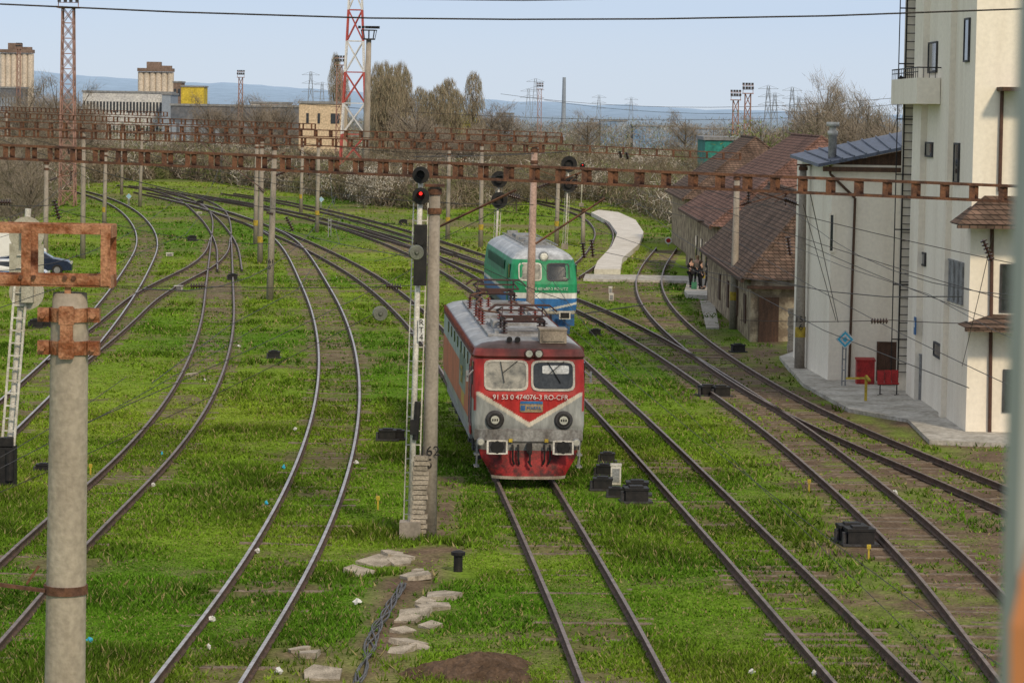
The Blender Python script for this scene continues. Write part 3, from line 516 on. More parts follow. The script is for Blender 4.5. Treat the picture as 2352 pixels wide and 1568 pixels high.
def insobj(u,v,Yd,du,dv,r=.1,mt=PORC,k=6):
    a=D(u-du,v-dv,Yd);b=D(u+du,v+dv,Yd); m=MB(); m.insul(Vector((0,0,0)),b-a,r,k); m.obj("insulator",mt,loc=a,label="ribbed %s insulator hanging in the overhead wires"%("glass" if mt==PORCG else "dark porcelain"),cat="insulator",group="wire insulators")
for a in [(455,657,100,18,0),(905,658,90,18,1),(1360,570,110,2,20),(1812,565,100,3,22),(2268,575,78,10,25),(2020,737,95,20,0),(130,482,95,6,22),(665,514,120,8,16),(1340,575,100,2,18),(620,490,130,8,2),(8,465,90,18,0),(1180,452,72,14,4),(600,437,150,6,6),(1425,355,110,2,8),(1440,358,110,2,8),(1610,508,140,8,0),(157,345,160,2,9),(125,355,160,10,2)]: insobj(*a)
for u,v in((955,580),(872,720)):
    a=D(u,v,60); m=MB(); m.rings((0,0,0),(0.03,-.16,.01),[(0,.03),(.1,.05),(.12,.15),(.3,.14),(.32,.06),(.5,.06),(.52,.15),(.7,.14),(.72,.05),(1,.03)],20); m.obj("insulator",PORCG,loc=a,label="round greenish glass disc insulator on a wire",cat="insulator",group="wire insulators")
# ---------- lattice masts & distant structures
def lattice(u,vt,Yd,w0,w1,seg,cols,lab,top=None,name="lattice_mast",bar=.1,hz=0):
    t=D(u,vt,Yd); h=t.z-GZ; root=thing(name,lab,"mast",(t.x,Yd,GZ),group="masts around the yard"); ms=[MB() for _ in cols]; n=max(3,int(h/seg))
    for k in range(n):
        m=ms[k%len(cols)]; za,zb=h*k/n,h*(k+1)/n; wa=w0+(w1-w0)*k/n; wb=w0+(w1-w0)*(k+1)/n; ca=[Vector((x*wa/2,y*wa/2,za)) for x,y in((-1,-1),(1,-1),(1,1),(-1,1))]; cb=[Vector((x*wb/2,y*wb/2,zb)) for x,y in((-1,-1),(1,-1),(1,1),(-1,1))]
        for i in range(4):
            m.bar(ca[i],cb[i],bar*1.3); j=(i+1)%4; m.bar(ca[i],cb[j],bar*.7); m.bar(ca[j],cb[i],bar*.7); m.bar(cb[i],cb[j],bar*.7)
    for m,c in zip(ms,cols): m.obj("lattice_section",c,root)
    if top=="lamps":
        m=MB(); m.box((0,0,h),(w1*1.9,w1*1.9,.12)); m.box((0,0,h+1.0),(w1*1.9,.08,.08)); m.box((0,0,h+.5),(w1*1.8,.06,.06)); 
        for s in(-1,1): m.bar((s*w1*.9,0,h),(s*w1*.9,0,h+1.1),bar*.8)
        m.obj("platform",cols[0],root); m=MB()
        for s in(-.8,-.25,.25,.8): m.box((s*w1,-.2,h+.7),(.3,.3,.32)); m.box((s*w1,.2,h+1.2),(.28,.3,.28))
        m.obj("floodlights",DKGREY,root)
    if top=="arms":
        m=MB()
        for f in(.72,.84,.96): m.bar((-w0*.9,0,h*f),(w0*.9,0,h*f),bar*.9); m.bar((-w0*.9,0,h*f),(0,0,h*f+1),bar*.6); m.bar((w0*.9,0,h*f),(0,0,h*f+1),bar*.6)
        m.obj("cross_arms",cols[0],root)
    return root
RW=mat("tower_red",(.42,.08,.07),(.35,.07,.06),1,.7); WW=mat("tower_white",(.62,.62,.62),(.55,.55,.55),1,.7); HAZE=mat("hazy_steel",(.27,.32,.38),(.23,.27,.33),1,.8); PINK=mat("faded_mast_paint",(.34,.20,.165),(.24,.14,.11),1,.8)  # HAZE has bluish distance haze painted into its base colour
lattice(818,-120,350,3.4,1.0,3.2,[WW,RW],"tall red and white lattice telecommunications tower",name="telecom_tower",bar=.15)
lattice(157,18,300,1.5,1.1,1.5,[PINK],"tall rusty lattice floodlight mast","lamps",bar=.10)
for u,v,Yd in((553,178,560),(43,112,700),(1718,215,380),(1690,230,400),(1240,205,620),(780,150,420)): lattice(u,v,Yd,.9,.7,1.6,[PINK],"slender rusty floodlight mast with lamps","lamps",bar=.08)
for u,v,Yd in((714,166,900),(1230,182,900),(1214,205,1000),(1765,198,800),(1820,202,800),(1905,200,900),(740,190,1000),(1376,220,1100),(1545,255,1200),(1780,215,850),(1835,225,900),(1450,225,1200)): lattice(u,v,Yd,3.0,.6,4,[HAZE],"distant grey electricity pylon","arms",name="electricity_pylon",bar=.11)
t=D(845,92,330); b=thing("floodlight_mast","concrete floodlight mast with a crown of lamps","mast",(t.x-.15,330,GZ)); h=t.z-GZ
m=MB(); m.rings((0,0,-.2),(.25,0,h),[(0,.45),(1,.28)],12); m.obj("shaft",CONC,b,smooth=True); m=MB(); m.rings((.25,0,h),(.25,0,h+.15),[(0,.7),(1,.7)],12); m.rings((.25,0,h+1.0),(.25,0,h+1.1),[(0,.9),(1,.9)],12)
for q in range(8): a=q*.785; m.bar((.25+.65*math.cos(a),.65*math.sin(a),h),(.25+.85*math.cos(a),.85*math.sin(a),h+1.05),.07)
m.obj("platform",DKGREY,b); m=MB()
for q in range(6): m.box((.25-1+.4*q,-.6,h+1.35),(.3,.3,.28),rz=q*.2)
m.obj("floodlights",BLACK,b)
def distbuild(u0,v0,u1,Yd,depth,name,lab,cols,wins=0,rows=0,cat="building",winm=None):
    a=D(u0,v0,Yd);c=D(u1,v0,Yd); h=a.z-GZ; w_=c.x-a.x; root=thing(name,lab,cat,((a.x+c.x)/2,Yd,GZ)); m=MB(); m.box((0,depth/2,h/2),(w_,depth,h)); m.obj("wall",cols,root)
    m=MB(); m.box((0,depth/2,h+.2),(w_+.4,depth+.4,.4)); m.obj("roof",GREY,root)
    if wins:
        m=MB()
        for j in range(rows):
            for i in range(wins): m.box((-w_/2+w_*(i+.5)/wins,-.03,h-(j+.6)*h*.8/max(rows,1)),(w_/wins*.6,.1,h*.8/max(rows,1)*.45))
        m.obj("window_band",winm or GLASS,root)
    return root,w_,h
FC=mat("silo_concrete",(.62,.54,.45),(.52,.46,.38),.3,.9); FW=mat("office_white",(.58,.58,.56),(.46,.46,.46),.3,.9); PEACH=mat("peach_plaster",(.62,.49,.34),(.55,.43,.29),.4,.9); FB=mat("far_brown",(.22,.16,.13),None,.3,.9); FY=mat("far_yellow",(.60,.46,.06),None,.3,.9); FD=mat("far_dark_cladding",(.11,.125,.15),(.16,.16,.17),.2,.8); TEAL=mat("teal_sheet",(.03,.24,.20),None,.3,.7)
for u0,v0,u1,top in((317,165,398,145),(0,122,76,104)):
    Yd=900; a=D(u0,v0,Yd);c=D(u1,v0,Yd);h=a.z-GZ;w_=c.x-a.x; root=thing("grain_silo","cream concrete grain silo with head house on top","silo",((a.x+c.x)/2,Yd,GZ),group="grain silos"); m=MB(); n=6; r=w_/n/2
    for j in range(2):
        for i in range(n): m.cyl((-w_/2+r*(2*i+1),j*2*r,0),(-w_/2+r*(2*i+1),j*2*r,h),r*1.02,n=14)
    m.obj("silo_tubes",FC,root); m=MB(); m.box((0,r,h+.6),(w_*1.01,w_*.45,1.0)); m.box((-w_*.05,r,h+2),(w_*.4,w_*.3,2.0)); m.box((w_*.1,r,h+1.5),(w_*.7,w_*.2,.8)); m.obj("head_house",FB,root)
distbuild(190,212,388,650,12,"office_building","long white low office block with window bands",FW,26,2); distbuild(372,218,392,640,14,"annex_building","blue grey stair tower annex",HAZE)
distbuild(398,190,416,800,9,"brick_tower","dark brown industrial brick tower",FB,2,3); distbuild(416,200,468,800,10,"warehouse","yellow ribbed industrial building",FY,7,1,winm=FB); distbuild(392,243,690,560,20,"warehouse","long low dark clad warehouse",FD,18,1,winm=HAZE)
distbuild(600,246,690,540,12,"warehouse","dark warehouse with red trim",FD); distbuild(575,238,660,600,12,"warehouse","white and orange low hall",mat("orange_white",(.6,.3,.2),(.6,.55,.5),.1,.8,lo=.45,hi=.5))
r_,w_,h_=distbuild(687,238,790,480,10,"signal_box_building","peach plastered flat roofed building",PEACH)
m=MB()
for x in(-2.2,-.4,2.2): m.box((x,-.03,h_-2.3),(.4 if x<1 else 1.4,.1,1.6))
m.obj("windows",GLASS,r_)
distbuild(1620,322,1752,340,14,"warehouse","teal corrugated steel warehouse",TEAL); distbuild(0,203,40,700,15,"factory_hall","grey factory hall behind trees",FD,6,2,winm=HAZE)
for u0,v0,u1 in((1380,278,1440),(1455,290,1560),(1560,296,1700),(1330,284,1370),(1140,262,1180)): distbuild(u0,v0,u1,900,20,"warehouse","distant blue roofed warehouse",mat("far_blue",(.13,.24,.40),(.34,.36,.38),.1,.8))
t=D(1296,178,1100); m=MB(); m.rings((0,0,0),(0,0,t.z-GZ),[(0,1.0),(1,.6)],14); m.obj("chimney",HAZE,loc=(t.x,1100,GZ),label="tall slim grey factory chimney",cat="chimney")
# ---------- right buildings
XS=14.5; YF=95.3; YC=109.4; YA=113.3
def winpanel(root,plane,c,u0,v0,u1,v1,frame=WHITE,glass=GLASS,name="window"):
    f=(lambda u,v:PX(u,v,c)) if plane=='x' else (lambda u,v:D(u,v,c)); a=f(u0,v0);b=f(u1,v1)
    o=root.location; z0,z1=min(a.z,b.z),max(a.z,b.z); m=MB()
    if plane=='x': y0,y1=min(a.y,b.y),max(a.y,b.y); cc=(c-o.x-.01,(y0+y1)/2-o.y,(z0+z1)/2-o.z); d=(.04,y1-y0,z1-z0); 
    else: x0,x1=min(a.x,b.x),max(a.x,b.x); cc=((x0+x1)/2-o.x,c-o.y-.01,(z0+z1)/2-o.z); d=(x1-x0,.04,z1-z0)
    m.box(cc,d); w=m.obj(name,glass,root)
    m=MB(); t=.06; i=0 if plane=='y' else 1
    for s in(-1,1):
        q=list(cc); q[i]+=s*d[i]/2; e=[.09,.09,d[2]+t]; e[i]=t; m.box(q,e); q=list(cc); q[2]+=s*d[2]/2; e=[.088,.088,t]; e[i]=max(.02,d[i]-t-.004); m.box(q,e)
    m.obj("frame",frame,w); return w
root=thing("station_building","tall white and cream plastered station building with ladder","building",(XS,YF,GZ)); o=root.location
m=MB(); pts=[(XS,YF),(19.5,YF),(19.5,YC+4),(14.75,YC+4),(14.05,YC),(XS,YC)]; m.prism([(x-o.x,y-o.y) for x,y in pts],-.1,19.5); m.obj("wall",WALL,root)
m=MB(); m.box((-.05,YC-YF-2.2,9.2),(.34,2.2,18.6)); m.obj("pilaster",WALL,root)
m=MB(); m.box((-.06,4.6,9),(.24,.5,18.2)); m.obj("wall_rib",WALL,root)
for w_ in [(2128,328,2142,360),(2110,577,2126,610),(2147,785,2166,826),(2135,100,2152,165),(2194,330,2202,420),(2218,45,2226,140)]: winpanel(root,'x',XS-.02,*w_,frame=DKGREY)
for k in range(4): winpanel(root,'x',XS-.02,2176+k*10,594+k*3,2181+k*10,690+k*3,frame=GREY,glass=GREY)
winpanel(root,'x',XS-.03,2104,808,2113,928,frame=GREY,glass=mat("grey_door",(.20,.20,.21),None,2,.6),name="door")
winpanel(root,'y',YF,2300,608,2345,716,frame=DKGREY); winpanel(root,'y',YF,2306,850,2345,945,frame=DKGREY)
a=PX(2160,240,XS); c=PX(2098,240,XS); m=MB(); ya,yb=a.y-o.y,c.y-o.y; zb=PX(2130,240,XS).z-GZ; zt=PX(2130,182,XS).z-GZ
m.box((-.42,(ya+yb)/2,(zb+zt)/2),(.8,yb-ya,zt-zb)); m.obj("balcony",WALL,root); m=MB(); L=yb-ya
for k in range(14): m.bar((-.80,ya+L*k/13,zt),(-.80,ya+L*k/13,zt+.35),.02)
m.bar((-.80,ya,zt+.35),(-.80,yb,zt+.35),.04); m.bar((-.80,ya,zt+.2),(-.80,yb,zt+.2),.03)
for k in range(4): m.bar((-.80+k*.2,ya,zt),(-.80+k*.2,ya,zt+.35),.02)
m.bar((-.80,ya,zt+.35),(0,ya,zt+.35),.04); m.obj("balcony_railing",BLACK,root)
m=MB(); yl_=YC-YF; lx0=-.40; ly=yl_-.12
for s in(0,.34): m.bar((lx0+s,ly,.6),(lx0+s,ly,18.9),.055)
for k in range(60): m.bar((lx0,ly,.8+k*.3),(lx0+.34,ly,.8+k*.3),.03)
for k in range(9): m.bar((lx0-.25,ly,2+k*2),(lx0+.5,ly,2+k*2),.045)
m.bar((lx0-.25,ly,.6),(lx0-.25,ly,18),.035); m.obj("wall_ladder",BLACK,root)
BP=mat("brown_pipe",(.10,.05,.035),None,3,.6)
for u,va,vb in((2302,200,440),(2279,520,1000)): m=MB(); p=D(u,va,YF-.1);q=D(u-6,vb,YF-.1); m.cyl((p.x-o.x,-.1,p.z-GZ),(q.x-o.x,-.1,q.z-GZ),.06,n=8); m.obj("drainpipe",BP,root)
for v0_,v1_,ud in((450,515,2200),(722,752,2218)):
    a=D(ud,v1_,YF-1.2); bx=a.x-o.x; z=a.z-GZ; zt_=D(2300,v0_,YF).z-GZ; m=MB(); m.poly([(bx,-1.2,z),(5,-1.2,z),(5,0,zt_),(bx+1.0,0,zt_)]); m.poly([(bx,-1.2,z),(bx+1.0,0,zt_),(bx,0.6,z)]); m.box(((bx+5)/2,-1.1,z-.08),(5-bx,.2,.1)); m.poly([(bx,-1.2,z-.02),(5,-1.2,z-.02),(5,.6,z-.02),(bx,.6,z-.02)]); m.obj("canopy_roof",TILE2,root)
a=D(2305,205,YF-.1); m=MB(); m.box((a.x-o.x+.6,-.5,a.z-GZ),(1.6,1.2,.12)); m.obj("eave",BROWN,root)
a=PX(2103,748,XS-.22); m=MB(); m.box((-.24,a.y-o.y,a.z-GZ),(.04,.42,.62)); sgn=m.obj("number_plaque",BLUE,root); m=MB(); m.box((-.265,a.y-o.y,a.z-GZ),(.02,.2,.1)); m.box((-.265,a.y-o.y,a.z-GZ+.12),(.02,.12,.12)); m.obj("plaque_mark",PAPER,root)
a=D(2078,188,YC-.4); m=MB(); m.box((a.x-o.x-.05,yl_-.6,a.z-GZ),(.45,.25,.25),ry=.5); m.bar((a.x-o.x,yl_-.5,a.z-GZ),(a.x-o.x+.3,yl_-.1,a.z-GZ-.2),.04); m.obj("floodlight",BLACK,root)
root=thing("annex_building","lower cream plastered annex with blue-grey sheet metal roof","building",(11.97,YA,GZ)); o=root.location
m=MB(); hh=8.4; pts=[(11.97,YA),(15.0,YA),(15.0,124),(11.64,124),(11.64,119)]; m.prism([(x-o.x,y-o.y) for x,y in pts],-.1,hh); m.obj("wall",WALL,root)
FLc=Vector((11.4,YA-.4,8.28));FRc=Vector((15.4,YA-.4,9.15));BRc=Vector((16.8,126,9.62));BLc=Vector((11.15,122,8.5)); q=[p-o+Vector((0,0,GZ)) for p in(FLc,FRc,BRc,BLc)]; m=MB(); m.poly(q); m.poly([p-Vector((0,0,.12)) for p in reversed(q)])
for i in range(4): m.poly([q[i],q[(i+1)%4],q[(i+1)%4]-Vector((0,0,.12)),q[i]-Vector((0,0,.12))])
roof=m.obj("roof",ROOFM,root); m=MB()
for k in range(1,9): t=k/9; a=q[0].lerp(q[1],t)+Vector((0,0,.03)); b=q[3].lerp(q[2],t)+Vector((0,0,.03)); m.bar(a,b,.05,.05)
m.obj("roof_seams",ROOFM,root)
m=MB(); m.poly([(.0,-.02,hh-.14),(3.0,-.02,hh-.14),(3.0,-.02,hh+.5)]); m.poly([(-.4,-.3,hh-.40),(3.0,-.3,hh-.40),(3.0,-.3,hh-.22),(-.4,-.3,hh-.22)]); m.obj("gable_boarding",BROWN,root)
m=MB(); c=D(1912,340,YA+2)-o; m.rings((c.x,2,hh-.3),(c.x,2,hh+1.45),[(0,.16),(.7,.16),(.71,.2),(.8,.2),(.82,.13),(.9,.13),(.91,.26),(1,.24)],14); m.obj("metal_flue",mat("galvanised",(.60,.58,.54),(.42,.40,.38),4,.5,.1),root,smooth=True)
m=MB(); P_=[D(1907,380,YA-.1)-o,D(1907,400,YA-.1)-o,D(1964,455,YA-.1)-o,D(1950,868,YA-.1)-o]; m.tube(P_,.05,8); m.obj("drainpipe",BROWN,root)
winpanel(root,'y',YA,1906,492,1914,578,frame=WALL); winpanel(root,'y',YA,2016,786,2062,884,frame=BROWN,glass=BROWN,name="door")
def hip(root,x0,x1,y0,y1,ze,zr,ov,mt,inset=None):
    o=root.location; w_=(x1-x0)/2+ov; xm=(x0+x1)/2; ins=inset if inset is not None else w_; a=(x0-ov,y0-ov,ze);b=(x1+ov,y0-ov,ze);c=(x1+ov,y1+ov,ze);d=(x0-ov,y1+ov,ze);r1=(xm,y0-ov+ins,zr);r2=(xm,y1+ov-ins,zr); T=lambda p:(p[0]-o.x,p[1]-o.y,p[2]-o.z)
    m=MB(); m.poly([T(a),T(b),T(r1)]);m.poly([T(b),T(c),T(r2),T(r1)]);m.poly([T(c),T(d),T(r2)]);m.poly([T(d),T(a),T(r1),T(r2)]); m.poly([T(d),T(c),T(b),T(a)]); rf=m.obj("roof",mt,root)
    m=MB(); m.tube([T(a),T(r1),T(r2)],.09,6); m.tube([T(b),T(r1)],.09,6); m.obj("ridge_tiles",mt,root)
    m=MB(); m.bar((a[0]-o.x-.02,a[1]-o.y,ze-o.z-.06),(d[0]-o.x-.02,d[1]-o.y,ze-o.z-.06),.14,.16); m.obj("gutter",BROWN,root); return rf
root=thing("tiled_shed","old low shed with peeling plaster and mossy tiled roof","building",(10.4,133.5,GZ)); o=root.location
m=MB(); m.box((3.2,15,1.4),(6.0,30,2.8)); m.obj("wall",WALL2,root); hip(root,10.55,16.6,133.5,163.5,2.62,6.3,.35,TILE2)
m=MB(); m.box((1.3,-.25,2.45),(2.6,.5,.12)); m.obj("lean_to_roof",BROWN,root)
for y_ in(3,8,14,20): m=MB(); m.box((.17,y_,1.3),(.06,1.1,1.3)); m.obj("window",BROWN,root)
m=MB(); m.box((1.0,-.06,1.0),(.9,.15,2.0)); m.obj("door",BROWN,root)
root=thing("tiled_house","house with large red-brown clay tiled roof","building",(11.4,170,GZ)); o=root.location
m=MB(); m.box((6.5,16,1.9),(12.6,32,3.8)); m.obj("wall",WALL2,root); hip(root,11.6,24.3,170,202,3.6,8.7,.5,TILE)
for y_ in(2,6,10,15,20): m=MB(); m.box((.17,y_,1.7),(.08,1.2,1.5)); m.obj("window",GLASS,root)
root=thing("tiled_house","further brown tiled station house","building",(12.5,214,GZ)); m=MB(); m.box((5,12,2),(10,24,4)); m.obj("wall",WALL2,root); hip(root,12.5,22.5,214,238,3.9,8.3,.5,TILE2)
# ---------- locomotives
def locobody(name,lev,yrear,colf,root,rc=.32,bow=.07,dz=.03):
    zs=np.arange(lev[0][0],lev[-1][0]+1e-6,dz); L=np.array(lev); W=np.interp(zs,L[:,0],L[:,1]); FY_=np.interp(zs,L[:,0],L[:,2]); V=[];cc=[]
    xf=np.linspace(-1,1,91); ringn=None
    for z,w_,fy in zip(zs,W,FY_):
        r=min(rc,w_*.8); ring=[]
        for x in xf*(w_-r): ring.append((x,fy-bow*(1-(x/max(w_,.1))**2)))
        for k in range(1,7): a=k/7*math.pi/2; ring.append((w_-r+r*math.sin(a),fy+r-r*math.cos(a)))
        for yy in np.linspace(fy+r,yrear-fy-r,100): ring.append((w_,yy))
        for k in range(1,4): a=k/4*math.pi/2; ring.append((w_-r+r*math.cos(a),yrear-fy-r+r*math.sin(a)))
        for x in np.linspace(w_-r,-w_+r,8): ring.append((x,yrear-fy))
        for k in range(1,4): a=k/4*math.pi/2; ring.append((-w_+r-r*math.sin(a),yrear-fy-r+r*math.cos(a)))
        for yy in np.linspace(yrear-fy-r,fy+r,100): ring.append((-w_,yy))
        for k in range(1,7): a=k/7*math.pi/2; ring.append((-w_+r-r*math.cos(a),fy+r-r*math.sin(a)))
        V+=[(x,y_,z) for x,y_ in ring]; cc+=[colf(x,y_,z) for x,y_ in ring]; ringn=len(ring)
    n=ringn; k=len(zs); Fq=[(j*n+i,j*n+(i+1)%n,(j+1)*n+(i+1)%n,(j+1)*n+i) for j in range(k-1) for i in range(n)]
    top=[V[(k-1)*n+i] for i in range(n)]
    o=fast(name,V,np.array(Fq),LOCO,np.array(cc),parent=root)
    m=MB(); m.poly([(p[0],p[1],p[2]-.002) for p in top]); m.obj("roof_panel",GREY,root)
    o.data.polygons.foreach_set("use_smooth",[True]*len(o.data.polygons)); 
    def surf(x,z,off=0):
        w_=np.interp(z,zs,W); fy=np.interp(z,zs,FY_); r=min(rc,w_*.8)
        y_=fy-bow*(1-(min(abs(x),w_)/w_)**2) if abs(x)<w_-r else fy+r-math.sqrt(max(0,r*r-(min(abs(x),w_)-(w_-r))**2))
        return (x,y_-off,z)
    return o,surf
def rr_patch(m,surf,cx,cz,hw,hz,off,inner=0,e=7,m_=0,n=40):
    pts=[]
    for i in range(n):
        a=2*math.pi*i/n; c,s_=math.cos(a),math.sin(a); k=(abs(c)**e+abs(s_)**e)**(-1/e); pts.append((k*c,k*s_))
    if inner:
        V=[surf(cx+p[0]*hw,cz+p[1]*hz,off) for p in pts]+[surf(cx+p[0]*(hw-inner),cz+p[1]*(hz-inner),off) for p in pts]+[surf(cx+p[0]*hw,cz+p[1]*hz,-.01) for p in pts]+[surf(cx+p[0]*(hw-inner),cz+p[1]*(hz-inner),-.01) for p in pts]
        m.add(V,[(i,(i+1)%n,n+(i+1)%n,n+i) for i in range(n)]+[(2*n+i,2*n+(i+1)%n,(i+1)%n,i) for i in range(n)]+[(n+i,n+(i+1)%n,3*n+(i+1)%n,3*n+i) for i in range(n)],m_)
    else:
        V=[surf(cx,cz,off)]
        for f in(.33,.66,1): V+=[surf(cx+p[0]*hw*f,cz+p[1]*hz*f,off) for p in pts]
        Fs=[(0,1+i,1+(i+1)%n) for i in range(n)]
        for j in range(2): Fs+=[(1+j*n+i,1+(j+1)*n+i,1+(j+1)*n+(i+1)%n,1+j*n+(i+1)%n) for i in range(n)]
        m.add(V,Fs,m_)
def bogies(root,ctrs,ax,L,z=.0):
    for c in ctrs:
        m=MB()
        for s in(-1,1): m.box((s*1.12,c,.75),(.14,L,.28)); 
        for a in ax:
            m.box((-1.22,c+a,.55),(.12,.45,.4)); m.box((1.22,c+a,.55),(.12,.45,.4))
            for s in(-1,1):
                for dd in(-.45,.45):
                    for kk in range(5): m.rings((s*1.22,c+a+dd,.5+kk*.09),(s*1.22,c+a+dd,.55+kk*.09),[(0,.1),(1,.1)],8)
        m.obj("bogie_frame",DKGREY,root)
        for a in ax:
            m=MB(); m.cyl((-.8,c+a,.55),(.8,c+a,.55),.09)
            for s in(-1,1): m.rings((s*.68,c+a,.56),(s*.82,c+a,.56),[(0,.60),(.3,.60),(.32,.56),(1,.56)],24)
            m.obj("wheelset",DKGREY,root)
RED=(.38,.024,.022); GRYF=(.29,.30,.29); WHT=(.56,.51,.42)
def redcol(x,y,z):
    ax=abs(x)
    if z>3.55: return (.085,.055,.05) if y<.85 or y>18.2 else (.31,.32,.33)
    if z>3.27:
        k=.5+.5*math.sin(x*7+1.3)*math.sin(x*3.1); return (.21-.12*k,.034,.03) if y<1.2 else (.15,.05,.04)
    if y<.75 and ax<1.49:
        if ax>1.43 and z>1.9: return RED
        if z>2.40:
            k=max(0,z-3.1)*1.8; return tuple(c*(1-k) for c in RED)
        zl=1.46+.60*ax
        if z>zl+.13: return RED
        if z>zl: return WHT
        k=.5+.5*math.sin(x*11)*math.sin(x*4.3+1); return tuple(c*(1-(.5+.25*k)*max(0,1.75-z)) for c in GRYF)
    if y<1.9: return RED if z>2.2 else GRYF if z>1.25 else (.2,.16,.14)
    if z>2.95: return (.26,.32,.31)
    if 4.2<y<8 and 1.9<z<2.9: return (.12,.16,.14) if z>2.35 else (.19,.24,.21)
    if 5<y<6.5 and z>1.5 and z<1.9: return (.42,.30,.05)
    if z<1.45: return (.27,.28,.27)
    if z<2.6: return (.42,.115,.06)
    return (.28,.34,.33)
pf=G(1213,1105,0); pr=G(1121,945,0); dx,dy=pr.x-pf.x,pr.y-pf.y; rzr=math.atan2(-dx,dy)
RL=thing("electric_locomotive","red and grey electric locomotive with soot-stained front","locomotive",(pf.x,pf.y,0),rzr)
lev=[(1.12,1.46,.10),(1.5,1.5,.03),(2.3,1.5,0),(2.42,1.5,.03),(3.22,1.49,.24),(3.3,1.48,.27),(3.34,1.51,.18),(3.45,1.48,.26),(3.56,1.42,.38),(3.64,1.25,.55),(3.70,1.0,.8),(3.74,.7,1.1)]
body,sf=locobody("body",lev,19.0,redcol,RL,rc=.26)
AL=mat("window_frame_alu",(.50,.47,.41),(.34,.31,.27),4,.5)
for cx,g,nm in((-.63,GLASSL,"windscreen"),(.63,GLASS,"windscreen")):
    m=MB(); rr_patch(m,sf,cx,2.84,.54,.36,.012); wo=m.obj(nm,g,RL); m=MB(); rr_patch(m,sf,cx,2.84,.59,.405,.035,inner=.055); m.obj("frame",AL,wo)
    m=MB(); m.bar(sf(cx-.15,3.2,.06),sf(cx-.05 if cx<0 else cx+.2,2.65,.06),.02); m.obj("wiper",BLACK,wo); m=MB(); m.bar(sf(cx+.3,3.22,.06),sf(cx-.1,2.9,.06),.015); m.obj("wiper",BLACK,wo)
m=MB(); rr_patch(m,sf,.70,3.0,.36,.11,.02,e=9); m.obj("windscreen_paper",PAPER,RL)
MARM=mat("housing_dark",(.08,.03,.025),None,3,.6)
for x in(-.02,.24): m=MB(); m.rings(sf(x,3.42,.0),sf(x,3.42,.10),[(0,.13),(1,.12)],16); hh_=m.obj("headlight",MARM,RL); m=MB(); m.rings(sf(x,3.42,.09),sf(x,3.42,.125),[(0,.10),(1,.085)],16); m.obj("headlight_lens",LENS,hh_)
for x in(-.92,.92):
    m=MB(); a=Vector(sf(x,1.66,.0)); m.rings(a,a+Vector((0,-.10,0)),[(0,.25),(.4,.25),(1,.20)],24); o_=m.obj("round_lamp",DKGREY,RL,smooth=False); m=MB(); m.rings(a+Vector((0,-.09,0)),a+Vector((0,-.12,0)),[(0,.13),(1,.11)],20); m.obj("lens",LENS,o_); m=MB()
    for k in(-.06,0,.06): m.box((a.x+k,a.y-.125,a.z),(.035,.01,.06))
    m.rings(a+Vector((0,-.10,0)),a+Vector((0,-.115,0)),[(0,.17),(1,.17)],20); m.obj("grille",BLACK,o_)
text("91 53 0 474076-3 RO-CFR",.185,sf(.02,2.27,.05),(math.radians(90),0,0),PAPER,RL)
m=MB(); rr_patch(m,sf,.05,2.02,.31,.15,.03,e=14); eb=m.obj("operator_emblem",mat("emblem_tan",(.36,.27,.16),None,3,.7),RL)
m=MB(); m.box(Vector(sf(.05,2.13,.036)),(.60,.006,.07)); m.box(Vector(sf(-.18,1.98,.036)),(.12,.006,.14)); m.obj("emblem_stripe",BLUE,RL); text("MARFA",.12,sf(.12,1.98,.045),FR,BLUE,RL,"emblem_lettering")
def ring_at(z,w_,fy,r=.3,n=20):
    out=[]
    for x in np.linspace(-1,1,n): xx=x*w_; out.append((xx,fy+.10*abs(x)**4*3,z))
    return out
m=MB(); prf=[(1.42,1.42,-.02),(1.38,1.46,-.16),(1.10,1.46,-.18),(1.04,1.44,-.12),(.84,1.38,-.10)]
V=[];n=20
for z,w_,fy in prf: V+=ring_at(z,w_,fy)
m.add(V,[(j*n+i,(j+1)*n+i,(j+1)*n+i+1,j*n+i+1) for j in range(len(prf)-1) for i in range(n-1)]); m.obj("front_apron",mat("sooty_grey",(.28,.28,.27),(.11,.10,.09),1.8,.6,st=(1,1,.4)),RL)
m=MB(); prf=[(.84,1.33,-.14),(.62,1.26,-.22),(.40,1.12,-.30),(.16,.98,-.36)]; V=[]
for z,w_,fy in prf: V+=ring_at(z,w_,fy)
m.add(V,[(j*n+i,(j+1)*n+i,(j+1)*n+i+1,j*n+i+1) for j in range(len(prf)-1) for i in range(n-1)]); m.obj("snow_plough",mat("plough_red",(.30,.018,.018),(.06,.010,.009),2.6,.6,lo=.42,hi=.6),RL)
m=MB(); V=ring_at(.18,1.0,-.375)+ring_at(.10,.98,-.385); m.add(V,[(i,n+i,n+i+1,i+1) for i in range(n-1)]); m.obj("plough_edge",mat("edge_cream",(.36,.31,.25),(.2,.16,.12),4,.8),RL)
for x in(-.88,.88):
    m=MB(); m.cyl((x,-.1,.98),(x,-.55,.98),.12,n=14); bo=m.obj("buffer",DKGREY,RL); m=MB(); m.box((x,-.57,.98),(.50,.04,.34)); m.obj("buffer_plate",DKGREY,bo); m=MB()
    for s in(-1,1): m.box((x+s*.255,-.575,.98),(.05,.06,.36)); m.box((x,-.575,.98+s*.17),(.46,.06,.04))
    m.obj("buffer_rim",WHITE,bo); m=MB(); m.rings((x,-.58,.98),(x,-.61,.98),[(0,.20),(1,.17)],8); m.obj("buffer_face",BLACK,bo)
